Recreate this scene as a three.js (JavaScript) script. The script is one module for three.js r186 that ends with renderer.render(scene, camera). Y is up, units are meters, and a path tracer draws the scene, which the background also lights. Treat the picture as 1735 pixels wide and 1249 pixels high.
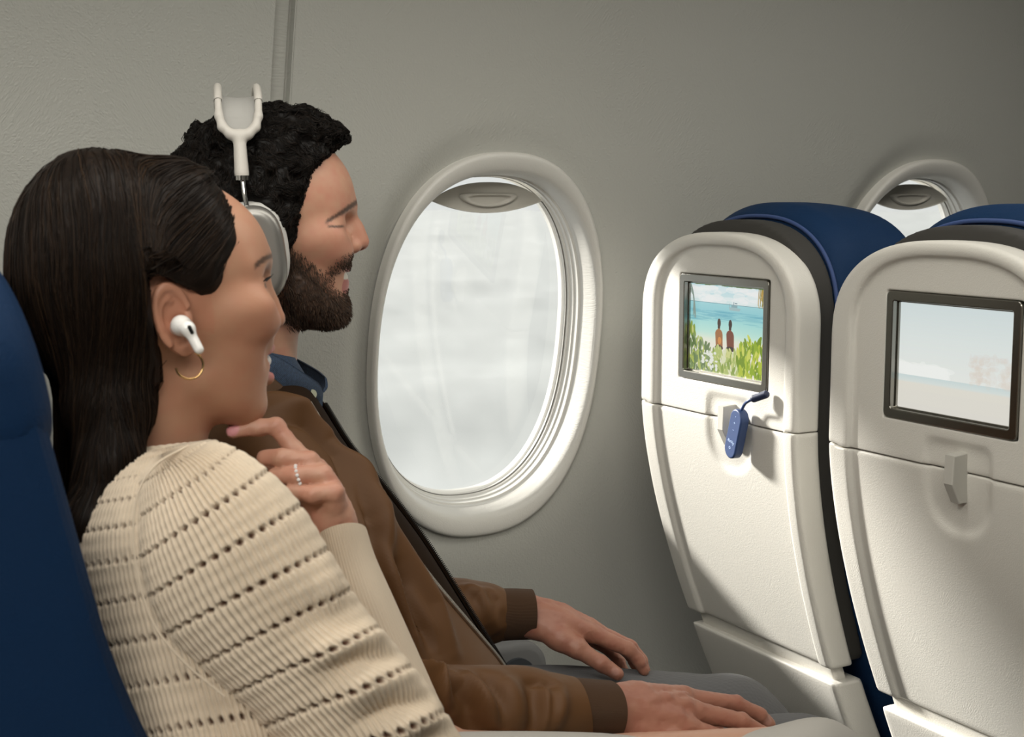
import * as THREE from 'three';
import { RoundedBoxGeometry } from 'three/addons/geometries/RoundedBoxGeometry.js';
import { mergeGeometries, toCreasedNormals } from 'three/addons/utils/BufferGeometryUtils.js';
import { RectAreaLightUniformsLib } from 'three/addons/lights/RectAreaLightUniformsLib.js';
import { FontLoader } from 'three/addons/loaders/FontLoader.js';
import { TextGeometry } from 'three/addons/geometries/TextGeometry.js';

// ---------------------------------------------------------------- camera, sky, sun, area lights, exposure
const scene = new THREE.Scene();
const renderer = new THREE.WebGLRenderer();
renderer.toneMapping = THREE.LinearToneMapping;
renderer.toneMappingExposure = 1.0;
renderer.shadowMap.enabled = true;
RectAreaLightUniformsLib.init();

const FOCAL = 2350, PW = 1735, PH = 1249, YAW = 28.9 * Math.PI / 180, PITCH = 7.13 * Math.PI / 180;
const camera = new THREE.PerspectiveCamera(2 * Math.atan(PH / 2 / FOCAL) * 180 / Math.PI, PW / PH, 0.05, 20000);
camera.position.set(0, 1.22, 0);
camera.rotation.order = 'YXZ';
camera.rotation.set(-PITCH, -YAW, 0);
camera.focus = 1.75;
camera.userData.fStop = 11;
camera.updateMatrixWorld(true);
scene.add(camera);

{ // high pale haze; below the horizon the cloud sea further down takes over
  const w = 256, h = 128, data = new Float32Array(w * h * 4);
  for (let j = 0; j < h; j++) for (let i = 0; i < w; i++) {
    const k = (j * w + i) * 4;
    data[k] = 0.735; data[k + 1] = 0.755; data[k + 2] = 0.735; data[k + 3] = 1;
  }
  const sky = new THREE.DataTexture(data, w, h, THREE.RGBAFormat, THREE.FloatType);
  sky.mapping = THREE.EquirectangularReflectionMapping; sky.magFilter = THREE.LinearFilter; sky.needsUpdate = true;
  scene.background = sky;
}
const sun = new THREE.DirectionalLight(new THREE.Color().setRGB(1, 0.965, 0.90), 11);
const SUNDIR = new THREE.Vector3(0.43, -0.40, 0.87).normalize();       // the way the light travels
sun.position.copy(SUNDIR).multiplyScalar(-30).add(new THREE.Vector3(1, 1, -1));
sun.target.position.set(1, 1, -1);
sun.castShadow = true; sun.shadow.radius = 13; sun.shadow.mapSize.set(2048, 2048);
Object.assign(sun.shadow.camera, { left: -3, right: 3, top: 3, bottom: -3, near: 1, far: 60 });
sun.name = 'sun'; scene.add(sun, sun.target);

// unseen ceiling lamps, placed to light side wall and passengers: length along the cabin, width, position, tilt towards the window side, strength
const UNSEEN_LAMPS = [
  { len: 2.2, wid: 0.40, pos: [-0.60, 2.12, 0.25], tilt: 0.3, power: 11 },
  { len: 3.0, wid: 0.18, pos: [0.50, 1.755, -1.06], tilt: 0.12, power: 5.2 },
];
const LAMP_COLOR = new THREE.Color().setRGB(1, 0.965, 0.885);
// ---------------------------------------------------------------- helpers
const V = (x, y, z) => new THREE.Vector3(x, y, z);
const CR = new THREE.Vector3(), CU = new THREE.Vector3(), CB = new THREE.Vector3();
camera.matrixWorld.extractBasis(CR, CU, CB);
function at(px, py, depth) {               // a point of the place: photograph pixel and distance along the lens axis
  return camera.position.clone().addScaledVector(CR, (px - PW / 2) / FOCAL * depth).addScaledVector(CU, -(py - PH / 2) / FOCAL * depth).addScaledVector(CB, -depth);
}
const clamp = (x, a, b) => x < a ? a : x > b ? b : x, mix = (a, b, t) => a + (b - a) * t;
const sstep = (a, b, x) => { const t = clamp((x - a) / (b - a), 0, 1); return t * t * (3 - 2 * t); };
function rng(seed) { let s = seed | 0; return () => { s = (s + 0x6d2b79f5) | 0; let t = Math.imul(s ^ (s >>> 15), 1 | s); t = (t + Math.imul(t ^ (t >>> 7), 61 | t)) ^ t; return ((t ^ (t >>> 14)) >>> 0) / 4294967296; }; }
const hash3 = (i, j, k) => { let h = Math.imul(i, 374761393) + Math.imul(j, 668265263) + Math.imul(k, 2147483647 ^ 0x5bd1e995); h = Math.imul(h ^ (h >>> 13), 1274126177); return ((h ^ (h >>> 16)) >>> 0) / 4294967296; };
function noise(x, y, z) {                  // value noise, -1 to 1
  const i = Math.floor(x), j = Math.floor(y), k = Math.floor(z), f = (t) => t * t * t * (t * (t * 6 - 15) + 10), u = f(x - i), v = f(y - j), w = f(z - k);
  const l = (a, b, t) => a + (b - a) * t;
  return 2 * l(l(l(hash3(i, j, k), hash3(i + 1, j, k), u), l(hash3(i, j + 1, k), hash3(i + 1, j + 1, k), u), v), l(l(hash3(i, j, k + 1), hash3(i + 1, j, k + 1), u), l(hash3(i, j + 1, k + 1), hash3(i + 1, j + 1, k + 1), u), v), w) - 1;
}
const fbm = (x, y, z, n = 4) => { let s = 0, a = 0.5; for (let i = 0; i < n; i++) { s += a * noise(x, y, z); a *= 0.5; x = x * 2.03 + 7.1; y = y * 2.03 + 3.7; z = z * 2.03 + 1.9; } return s; };

// smooth and plain distance functions
const smin = (a, b, k) => { const h = k - Math.abs(a - b); return (a < b ? a : b) - (h > 0 ? h * h / (4 * k) : 0); };
const smax = (a, b, k) => -smin(-a, -b, k);
const dEll = (x, y, z, a, b, c) => { const k0 = Math.hypot(x / a, y / b, z / c), k1 = Math.hypot(x / (a * a), y / (b * b), z / (c * c)); return k1 < 1e-9 ? -Math.min(a, b, c) : k0 * (k0 - 1) / k1; };
const dBox = (x, y, z, a, b, c, r) => { const X = Math.abs(x) - a + r, Y = Math.abs(y) - b + r, Z = Math.abs(z) - c + r; return Math.hypot(Math.max(X, 0), Math.max(Y, 0), Math.max(Z, 0)) + Math.min(Math.max(X, Y, Z), 0) - r; };
function dCap(x, y, z, a, b, ra, rb) {     // tapered capsule between points a and b (arrays)
  const bx = b[0] - a[0], by = b[1] - a[1], bz = b[2] - a[2], px = x - a[0], py = y - a[1], pz = z - a[2];
  const t = clamp((px * bx + py * by + pz * bz) / (bx * bx + by * by + bz * bz + 1e-12), 0, 1);
  return Math.hypot(px - bx * t, py - by * t, pz - bz * t) - (ra + (rb - ra) * t);
}
// surface nets: the zero level of a distance function as an indexed geometry
function netMesh(sdf, lo, hi, cell, loose = 1.7) {
  const n = [0, 1, 2].map((c) => Math.ceil((hi[c] - lo[c]) / cell) + 2), [nx, ny, nz] = n, F = new Float32Array(nx * ny * nz), B = 6;
  for (let bk = 0; bk < nz; bk += B) for (let bj = 0; bj < ny; bj += B) for (let bi = 0; bi < nx; bi += B) {
    const ei = Math.min(bi + B, nx), ej = Math.min(bj + B, ny), ek = Math.min(bk + B, nz);
    const c = sdf(lo[0] + (bi + ei - 1) / 2 * cell, lo[1] + (bj + ej - 1) / 2 * cell, lo[2] + (bk + ek - 1) / 2 * cell), far = Math.abs(c) > B * 0.87 * cell * loose;
    for (let k = bk; k < ek; k++) for (let j = bj; j < ej; j++) for (let i = bi; i < ei; i++) F[i + nx * (j + ny * k)] = far ? c : sdf(lo[0] + i * cell, lo[1] + j * cell, lo[2] + k * cell);
  }
  const id = new Int32Array(nx * ny * nz).fill(-1), P = [], idx = [];
  for (let k = 0; k < nz - 1; k++) for (let j = 0; j < ny - 1; j++) for (let i = 0; i < nx - 1; i++) {
    const o = i + nx * (j + ny * k);
    let mask = 0, cx = 0, cy = 0, cz = 0, m = 0;
    for (let q = 0; q < 8; q++) if (F[o + (q & 1) + nx * ((q >> 1 & 1) + ny * (q >> 2))] < 0) mask |= 1 << q;
    if (mask === 0 || mask === 255) continue;
    for (let q = 0; q < 8; q++) for (let ax = 0; ax < 3; ax++) {
      const w = q | 1 << ax;
      if (w === q || (mask >> q & 1) === (mask >> w & 1)) continue;
      const a = F[o + (q & 1) + nx * ((q >> 1 & 1) + ny * (q >> 2))], b = F[o + (w & 1) + nx * ((w >> 1 & 1) + ny * (w >> 2))], t = a / (a - b);
      cx += (q & 1) + (ax === 0 ? t : 0); cy += (q >> 1 & 1) + (ax === 1 ? t : 0); cz += (q >> 2) + (ax === 2 ? t : 0); m++;
    }
    id[o] = P.length / 3;
    P.push(lo[0] + (i + cx / m) * cell, lo[1] + (j + cy / m) * cell, lo[2] + (k + cz / m) * cell);
  }
  const S = [1, nx, nx * ny];
  for (let k = 1; k < nz - 1; k++) for (let j = 1; j < ny - 1; j++) for (let i = 1; i < nx - 1; i++) {
    const o = i + nx * (j + ny * k), a = F[o] < 0;
    for (let ax = 0; ax < 3; ax++) {
      if (a === F[o + S[ax]] < 0) continue;
      const u = S[(ax + 1) % 3], v = S[(ax + 2) % 3], q0 = id[o], q1 = id[o - u], q2 = id[o - u - v], q3 = id[o - v];
      if (q0 < 0 || q1 < 0 || q2 < 0 || q3 < 0) continue;
      if (a) idx.push(q0, q1, q2, q0, q2, q3); else idx.push(q0, q2, q1, q0, q3, q2);
    }
  }
  const g = new THREE.BufferGeometry();
  g.setAttribute('position', new THREE.Float32BufferAttribute(P, 3)); g.setIndex(idx); g.computeVertexNormals();
  return g;
}
function smoothNormals(g, sdf, e) {        // normals from the distance function itself
  const p = g.attributes.position, n = g.attributes.normal;
  for (let i = 0; i < p.count; i++) {
    const x = p.getX(i), y = p.getY(i), z = p.getZ(i), a = sdf(x + e, y, z) - sdf(x - e, y, z), b = sdf(x, y + e, z) - sdf(x, y - e, z), c = sdf(x, y, z + e) - sdf(x, y, z - e), l = Math.hypot(a, b, c) || 1;
    n.setXYZ(i, a / l, b / l, c / l);
  }
  return g;
}
function tint(g, f) {                      // vertex colours, linear
  const p = g.attributes.position, c = new Float32Array(p.count * 3);
  for (let i = 0; i < p.count; i++) { const q = f(p.getX(i), p.getY(i), p.getZ(i), i); c[3 * i] = q[0]; c[3 * i + 1] = q[1]; c[3 * i + 2] = q[2]; }
  g.setAttribute('color', new THREE.BufferAttribute(c, 3));
  return g;
}
const lin = (hex) => { const c = new THREE.Color(hex); return [c.r, c.g, c.b]; };
const mix3 = (a, b, t) => [a[0] + (b[0] - a[0]) * t, a[1] + (b[1] - a[1]) * t, a[2] + (b[2] - a[2]) * t];
function bend(g, f) {                      // move every vertex, then new normals
  const p = g.attributes.position, v = new THREE.Vector3();
  for (let i = 0; i < p.count; i++) { v.fromBufferAttribute(p, i); f(v, i); p.setXYZ(i, v.x, v.y, v.z); }
  g.computeVertexNormals();
  return g;
}
function gridMesh(nu, nv, f, closedV = false, uvs) {   // surface f(u, v) -> [x, y, z], u and v from 0 to 1
  const P = [], U = [], idx = [], m = closedV ? nv : nv + 1;
  for (let i = 0; i <= nu; i++) for (let j = 0; j < m; j++) { const q = f(i / nu, j / nv, i, j); P.push(q[0], q[1], q[2]); if (uvs) U.push(...uvs(i / nu, j / nv)); else U.push(j / nv, i / nu); }
  for (let i = 0; i < nu; i++) for (let j = 0; j < nv; j++) { const a = i * m + j, b = i * m + (j + 1) % m, c = a + m, d = b + m; idx.push(a, c, b, b, c, d); }
  const g = new THREE.BufferGeometry();
  g.setAttribute('position', new THREE.Float32BufferAttribute(P, 3)); g.setAttribute('uv', new THREE.Float32BufferAttribute(U, 2)); g.setIndex(idx); g.computeVertexNormals();
  return g;
}
const crom = (a, b, c, d, t) => 0.5 * (2 * b + (c - a) * t + (2 * a - 5 * b + 4 * c - d) * t * t + (3 * b - a - 3 * c + d) * t * t * t);
function along(list, u) {                  // smooth interpolation through rows of numbers
  const n = list.length - 1, s = clamp(u, 0, 1) * n, i = Math.min(Math.floor(s), n - 1), t = s - i, g = (k) => list[clamp(k, 0, n)];
  const A = i > 0 ? g(i - 1) : g(0).map((x, k) => 2 * x - g(1)[k]), D = i < n - 1 ? g(i + 2) : g(n).map((x, k) => 2 * x - g(n - 1)[k]);
  return g(i).map((x, k) => crom(A[k], x, g(i + 1)[k], D[k], t));
}
const numbered = (() => { const used = {}; return (name) => { const n = used[name] = (used[name] ?? -1) + 1; return n ? name + '_' + String(n).padStart(3, '0') : name; }; })();
const shade = (o) => { o.traverse((m) => { if (m.isMesh) { m.castShadow = true; m.receiveShadow = true; } }); return o; };
function mesh(name, geometry, material, parent) { const m = new THREE.Mesh(geometry, material); m.name = name; if (parent) parent.add(m); return m; }
function thing(name, label, category, pos = [0, 0, 0], group) {
  const o = new THREE.Group(); o.name = numbered(name); o.position.set(...pos); o.userData = { label, category }; if (group) o.userData.group = group; scene.add(o); return o;
}
function tag(o, label, category, group) { o.name = numbered(o.name); o.userData = { label, category }; if (group) o.userData.group = group; scene.add(o); return o; }
function structure(o, label, category = 'structure') { o.userData = { kind: 'structure', label, category }; scene.add(o); return o; }
const std = (o) => new THREE.MeshStandardMaterial(o), phys = (o) => new THREE.MeshPhysicalMaterial(o);
function noiseTexture(size, f, srgb) {     // tileable when f is; f(u, v) -> grey or [r, g, b], 0 to 1
  const d = new Uint8Array(size * size * 4);
  for (let j = 0; j < size; j++) for (let i = 0; i < size; i++) { let q = f(i / size, j / size); if (!Array.isArray(q)) q = [q, q, q]; const k = (j * size + i) * 4; for (let c = 0; c < 3; c++) d[k + c] = clamp(q[c], 0, 1) * 255; d[k + 3] = 255; }
  const t = new THREE.DataTexture(d, size, size); t.wrapS = t.wrapT = THREE.RepeatWrapping; t.magFilter = THREE.LinearFilter; if (srgb) t.colorSpace = THREE.SRGBColorSpace; t.needsUpdate = true; return t;
}
function torusNoise(u, v, f, n) {          // noise that tiles over the unit square
  const a = u * Math.PI * 2, b = v * Math.PI * 2;
  return fbm(Math.cos(a) * f + 9, Math.sin(a) * f + Math.cos(b) * f * 0.7 + 5, Math.sin(b) * f, n);
}
function boxUV(g, scale = 1) {             // uv in metres from the side each face mostly shows (geometry without shared vertices)
  const h = g.index ? g.toNonIndexed() : g, p = h.attributes.position, n = h.attributes.normal, uv = new Float32Array(p.count * 2);
  for (let t = 0; t < p.count; t += 3) {
    let a = 0, b = 0, c = 0; for (let q = 0; q < 3; q++) { a += n.getX(t + q); b += n.getY(t + q); c += n.getZ(t + q); }
    a = Math.abs(a); b = Math.abs(b); c = Math.abs(c);
    for (let q = 0; q < 3; q++) { const i = t + q, x = p.getX(i), y = p.getY(i), z = p.getZ(i); uv[2 * i] = (a > b && a > c ? z : x) * scale; uv[2 * i + 1] = (b >= a && b >= c ? z : y) * scale; }
  }
  h.setAttribute('uv', new THREE.BufferAttribute(uv, 2)); return h;
}
function tubeAlong(points, radius, seg = 24, rad = 8, closed = false) { return new THREE.TubeGeometry(new THREE.CatmullRomCurve3(points, closed, 'centripetal'), seg, radius, rad, closed); }
// ---------------------------------------------------------------- the cabin shell
const wallZ = (y) => { const t = y - 0.985; return -1.85 + 0.159 * t + 0.1 * t * t; };
const wallTilt = (y) => Math.atan(0.159 + 0.2 * (y - 0.985));
const grain = noiseTexture(512, (u, v) => { const a = torusNoise(u, v, 16, 2), b = torusNoise(v, u, 22, 2); return 0.5 + 0.5 * (1 - 2.4 * Math.abs(a)) * 0.7 + 0.25 * b; });
const fineGrain = noiseTexture(512, (u, v) => 0.5 + 0.6 * torusNoise(u, v, 26, 2) + 0.3 * torusNoise(v, u, 40, 1));
const withRepeat = (t, s) => { const c = t.clone(); c.repeat.set(s, s); c.needsUpdate = true; return c; };
const M = {
  wall: std({ color: new THREE.Color().setRGB(0.475, 0.475, 0.435), roughness: 0.62, bumpMap: withRepeat(grain, 3.2), bumpScale: 0.0007 }),
  bezel: phys({ color: new THREE.Color().setRGB(0.66, 0.645, 0.60), roughness: 0.42, bumpMap: withRepeat(fineGrain, 6), bumpScale: 0.00025 }),
  reveal: std({ color: new THREE.Color().setRGB(0.70, 0.69, 0.65), roughness: 0.38 }),
  shadePlastic: std({ color: new THREE.Color().setRGB(0.50, 0.48, 0.43), roughness: 0.5 }),
  skin: std({ color: 0x8a8c8a, roughness: 0.6 }),
  floor: std({ color: 0x33363c, roughness: 0.95, bumpMap: withRepeat(fineGrain, 14), bumpScale: 0.002 }),
  ceiling: std({ color: new THREE.Color().setRGB(0.62, 0.61, 0.57), roughness: 0.7 }),
  glass: phys({ color: 0xffffff, roughness: 0, transmission: 1, thickness: 0, ior: 1.45 }),
  cloud: std({ color: new THREE.Color().setRGB(0.30, 0.315, 0.315), roughness: 1 }),
};
const WIN = { a: 0.196, b: 0.297, n: 2.35, y: 0.985 };                // outer rim of a window surround
const superR = (c, s, a, b, n) => Math.pow(Math.pow(Math.abs(c) / a, n) + Math.pow(Math.abs(s) / b, n), -1 / n);
const HOLES = [0.02, 0.985, 1.845, 2.71];
function wallCell(wx, x0, x1, y0, y1, back) {                         // one stretch of side wall with its window opening
  const hole = 0.012, nT = 192, nR = 30, a = WIN.a - hole, b = WIN.b - hole, cy = WIN.y;
  const th = []; for (let i = 0; i < nT; i++) th.push(i / nT * Math.PI * 2);
  for (const cx of [x0, x1]) for (const yy of [y0, y1]) th.push((Math.atan2(yy - cy, cx - wx) + Math.PI * 2) % (Math.PI * 2));
  th.sort((p, q) => p - q);
  const g = gridMesh(nR, th.length, (u, v, i, j) => {
    const t = th[j], c = Math.cos(t), s = Math.sin(t), r0 = superR(c, s, a, b, WIN.n), r1 = Math.min(Math.abs(c) < 1e-9 ? 1e9 : (c > 0 ? x1 - wx : x0 - wx) / c, Math.abs(s) < 1e-9 ? 1e9 : (s > 0 ? y1 - cy : y0 - cy) / s);
    const f = Math.pow(u, 1.9), r = r0 + (r1 - r0) * f, x = wx + c * r, y = cy + s * r, away = r - r0;
    const dent = back ? 0 : (0.004 + 0.016 * sstep(-0.1, 0.8, -c)) * (1 - sstep(0.012, 0.062, away));   // the panel dips towards the window surround
    return [x, y, wallZ(y) - dent - (back ? 0.085 : 0)];
  }, true);
  const p = g.attributes.position, uv = g.attributes.uv; for (let i = 0; i < p.count; i++) uv.setXY(i, p.getX(i), p.getY(i));
  if (back) return g;
  const ix = g.index.array; for (let i = 0; i < ix.length; i += 3) { const q = ix[i]; ix[i] = ix[i + 1]; ix[i + 1] = q; }
  g.computeVertexNormals();
  return g;
}
{
  const wall = new THREE.Group(); wall.name = 'wall_left';
  structure(wall, 'grey grained cabin side wall with oval windows', 'wall');
  const top = 1.78, bot = 0.0;
  mesh('panel', gridMesh(40, 60, (u, v) => { const y = mix(bot, top, u), x = mix(-2.2, 0.6185, v); return [x, y, wallZ(y)]; }, false, (u, v) => [v * 2.82, u * 1.78]), M.wall, wall);
  mesh('panel', mergeGeometries([wallCell(HOLES[1], 0.647, 1.415, bot, top), wallCell(HOLES[2], 1.415, 2.275, bot, top), wallCell(HOLES[3], 2.275, 4.2, bot, top)]), M.wall, wall);
  mesh('outer_skin', mergeGeometries([gridMesh(8, 1, (u, v) => { const y = mix(bot, top, u); return [v ? 0.55 : -2.2, y, wallZ(y) - 0.085]; }), wallCell(HOLES[1], 0.55, 1.415, bot, top, 1), wallCell(HOLES[2], 1.415, 2.275, bot, top, 1), wallCell(HOLES[3], 2.275, 4.2, bot, top, 1)]), M.skin, wall);
  // the joint between two panels: a shallow channel with a thin bead on its far side
  const strip = (pts) => gridMesh(40, pts.length - 1, (u, v, i, j) => { const y = mix(bot, top, u), [x, dz] = pts[j]; return [x, y, wallZ(y) + dz]; }, false, (u, v) => [v * 0.03, u * 1.78]);
  const ch = mesh('trim_1', toCreasedNormals(strip([[0.6185, 0.0], [0.619, -0.011], [0.6395, -0.009], [0.6405, -0.0125], [0.6440, -0.0125], [0.6448, 0.0016], [0.6462, 0.0018], [0.6475, 0.0]]), 0.4), M.wall);
  structure(ch, 'narrow vertical joint strip between two wall panels', 'trim');
}
function makeWindow(name, wx, label) {
  const o = new THREE.Group(); o.name = name; structure(o, label, 'window');
  const ring = (prof, nT = 160) => {                                  // profile rows: [inset at the sides, inset at top and bottom, depth into the cabin]
    const g = gridMesh(prof.length - 1, nT, (u, v, i, j) => {
      const t = j / nT * Math.PI * 2, c = Math.cos(t), s = Math.sin(t), [ia, ib, d] = prof[i], r = superR(c, s, WIN.a - ia, WIN.b - ib, WIN.n), y = WIN.y + s * r, k = wallTilt(WIN.y);
      return [wx + c * r, y + d * -Math.sin(k), wallZ(WIN.y) + Math.tan(k) * (y - WIN.y) + 0.1 * (y - WIN.y) ** 2 + d * Math.cos(k)];
    }, true);
    const p = g.attributes.position, uv = g.attributes.uv; for (let i = 0; i < p.count; i++) uv.setXY(i, p.getX(i), p.getY(i));
    return g;
  };
  const dense = (rows, n) => { const out = []; for (let i = 0; i <= n; i++) out.push(along(rows, i / n)); return out; };
  const flip = (g) => { const ix = g.index.array; for (let i = 0; i < ix.length; i += 3) { const q = ix[i]; ix[i] = ix[i + 1]; ix[i + 1] = q; } g.computeVertexNormals(); return g; };
  mesh('surround', ring(dense([[-0.001, -0.001, -0.016], [0, 0, -0.006], [0.0006, 0.0012, 0.001], [0.0035, 0.006, 0.0045], [0.0075, 0.016, 0.0035], [0.0108, 0.026, -0.001], [0.0126, 0.0315, -0.008], [0.0138, 0.0345, -0.018], [0.0148, 0.0365, -0.028], [0.0154, 0.0375, -0.036]], 44)), M.bezel, o);
  const steps = [[0.0154, 0.0375, -0.034], [0.0160, 0.0380, -0.0410], [0.0192, 0.0405, -0.0425], [0.0200, 0.0410, -0.052], [0.0220, 0.0424, -0.053], [0.0226, 0.0428, -0.061], [0.0254, 0.0442, -0.0625], [0.0262, 0.0448, -0.076], [0.0290, 0.0466, -0.078], [0.0296, 0.0470, -0.088]];
  mesh('inner_frame', toCreasedNormals(ring(steps), 0.7), M.reveal, o);
  mesh('seal', ring([[0.0248, 0.0438, -0.0665], [0.0272, 0.0454, -0.0665], [0.0272, 0.0454, -0.0685], [0.0248, 0.0438, -0.0685]]), std({ color: 0x6d6b66, roughness: 0.6 }), o);
  { // pane
    const g = gridMesh(6, 96, (u, v, i, j) => { const t = j / 96 * Math.PI * 2, c = Math.cos(t), s = Math.sin(t), r = superR(c, s, WIN.a - 0.0264, WIN.b - 0.0450, WIN.n) * u, y = WIN.y + s * r; return [wx + c * r, y, wallZ(y) - 0.076]; }, true);
    mesh('pane', g, M.glass, o);
  }
  { // blind, pushed up almost all the way: its lower edge hangs in a shallow bow
    const a = WIN.a - 0.0224, b = WIN.b - 0.0427, k = wallTilt(WIN.y), low = (x) => WIN.y + 0.2100 + 0.030 * (x / 0.09) ** 2 * 0.55, n = 40;
    const zAt = (y) => wallZ(y) - 0.050;
    const top = (x) => WIN.y + b * Math.pow(Math.max(0, 1 - Math.pow(Math.abs(x) / a, WIN.n)), 1 / WIN.n);
    let half = a * 0.95; while (top(half) < low(half)) half -= 0.0005;
    const face = (dz) => gridMesh(10, n, (u, v) => { const x = mix(-half, half, v), y = mix(low(x), Math.max(low(x), top(x)), u); return [wx + x, y, zAt(y) + dz]; });
    const back = face(-0.004), front = face(0), lip = gridMesh(8, n, (u, v) => { const x = mix(-half, half, v), q = u * Math.PI, y = low(x) - 0.002 * Math.sin(q); return [wx + x, y, zAt(y) - 0.004 * u + 0.004 * Math.sin(q) * (u < .5 ? 1 : 0)]; });
    const s = mesh('blind', mergeGeometries([flip(front), back, flip(lip)]), M.shadePlastic, o);
    const oval = (sc, dz, h) => gridMesh(14, 48, (u, v) => { const t = v * Math.PI * 2, y0 = low(0) + 0.017, r = u, x = Math.cos(t) * 0.050 * sc * r, y = y0 + Math.sin(t) * 0.0105 * sc * r + 0.006 * (x / 0.05) ** 2; return [wx + x, y, zAt(y) + dz + h * Math.sqrt(Math.max(0, 1 - (2 * Math.abs(r - 0.82) / 0.36) ** 2 * (r > 0.64 ? 1 : 0)) ) * (r > 0.64 ? 1 : 0.0)]; }, true);
    mesh('finger_grip', flip(oval(1, 0.0006, 0.0045)), M.shadePlastic, s);
  }
  return o;
}
makeWindow('window_1', HOLES[1], 'large oval cabin window beside the dark haired man');
makeWindow('window_2', HOLES[2], 'oval window half hidden behind the blue seat tops');
makeWindow('window_3', HOLES[3], 'oval window far ahead of the seats');
{
  const box = (w, h, d, x, y, z) => new THREE.BoxGeometry(w, h, d).translate(x, y, z);
  const S = (name, g, m, label, cat) => { const o = mesh(name, g, m); structure(o, label, cat); return o; };
  S('floor', box(6.6, 0.06, 4.2, 1.0, -0.03, 0), M.floor, 'dark carpeted cabin floor', 'floor');
  S('ceiling', mergeGeometries([box(6.6, 0.06, 4.2, 1.0, 2.24, 0), box(6.6, 0.05, 1.2, 1.0, 1.805, -1.36), box(6.6, 0.44, 0.05, 1.0, 2.0, -0.78), box(6.6, 0.05, 1.0, 1.0, 1.80, 1.46), box(6.6, 0.44, 0.05, 1.0, 2.0, 0.96)]), M.ceiling, 'cabin ceiling with bin fascias', 'ceiling');
  S('wall_right', box(6.6, 2.3, 0.06, 1.0, 1.1, 1.95), M.ceiling, 'cabin side wall across the aisle', 'wall');
  S('wall_back', box(0.06, 2.3, 4.2, -2.25, 1.1, 0), M.ceiling, 'rear cabin bulkhead', 'wall');
  S('wall_front', box(0.06, 2.3, 4.2, 4.25, 1.1, 0), M.ceiling, 'front cabin bulkhead', 'wall');
}
UNSEEN_LAMPS.forEach((L, i) => {  // out of view; they light the wall, heads and near sides
  const o = thing('ceiling_light', i ? 'unseen slim light strip under the overhead bins, lights wall and heads from above' : 'unseen broad light panel along the aisle ceiling, lights the near sides', 'light', L.pos);
  o.rotation.x = L.tilt;
  mesh('housing', new RoundedBoxGeometry(L.len + 0.06, 0.04, L.wid + 0.05, 3, 0.012).translate(0, 0.024, 0), M.ceiling, o);
  mesh('diffuser', new THREE.BoxGeometry(L.len, 0.004, L.wid), std({ color: 0xffffff, emissive: LAMP_COLOR, emissiveIntensity: 0.9 }), o);
  const r = new THREE.RectAreaLight(LAMP_COLOR, L.power, L.len, L.wid); r.rotation.x = -Math.PI / 2; r.position.y = -0.012; r.name = 'lamp'; o.add(r);
});
{ // a sea of cloud far below
  const g = gridMesh(90, 480, (u, v) => {
    const dist = 260 * Math.pow(60, u), ang = mix(-1.9, 0.35, v), x = Math.cos(ang) * dist, z = Math.sin(ang) * dist;
    const puff = Math.max(0, fbm(x / 330 + 3, 2, z / 330, 5)) , broad = fbm(x / 1500, 7, z / 1500, 3);
    return [x, -170 + 24 * puff + 12 * broad, z];
  });
  const o = mesh('cloud_sea', g, M.cloud); o.userData = { kind: 'stuff', label: 'pale sea of clouds outside the windows', category: 'clouds' }; scene.add(o);
}
// ---------------------------------------------------------------- seats
const leather = noiseTexture(512, (u, v) => 0.55 + 0.55 * Math.abs(torusNoise(u, v, 20, 2)) - 0.2 * Math.abs(torusNoise(v, u, 34, 1)));
Object.assign(M, {
  shell: std({ color: new THREE.Color().setRGB(0.66, 0.64, 0.585), roughness: 0.48, bumpMap: withRepeat(fineGrain, 7), bumpScale: 0.00022 }),
  band: std({ color: new THREE.Color().setRGB(0.034, 0.032, 0.028), roughness: 0.8 }),
  leather: phys({ color: new THREE.Color().setRGB(0.007, 0.027, 0.075), roughness: 0.6, specularIntensity: 0.22, sheen: 0.04, sheenRoughness: 0.4, sheenColor: new THREE.Color().setRGB(0.2, 0.32, 0.6), bumpMap: withRepeat(leather, 11), bumpScale: 0.0009 }),
  piping: std({ color: new THREE.Color().setRGB(0.038, 0.070, 0.19), roughness: 0.8 }),
  chrome: phys({ color: new THREE.Color().setRGB(0.30, 0.29, 0.26), roughness: 0.24, metalness: 1 }),
  black: std({ color: 0x101010, roughness: 0.4 }),
  hook: std({ color: new THREE.Color().setRGB(0.50, 0.485, 0.44), roughness: 0.5 }),
  metal: std({ color: 0x8b8d90, roughness: 0.35, metalness: 1 }),
});
const lean = (y) => y < 0.92 ? 0.096 * Math.pow((0.92 - y) / 0.37, 1.6) : 0;
const arch = (s, h, hw, top, b, n) => h < top - b ? Math.abs(s) - hw : (() => { const x = Math.abs(s) + 1e-6, y = h - top + b, r = Math.hypot(x, y); return r - superR(x / r, y / r, hw, b, n); })();
const rr = (a, b, r) => { const x = a + r, y = b + r; return Math.hypot(Math.max(x, 0), Math.max(y, 0)) + Math.min(Math.max(x, y), 0) - r; };
const shellW = (h) => 0.178 - 0.014 * Math.pow(clamp((0.92 - h) / 0.37, 0, 1), 1.2);
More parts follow.
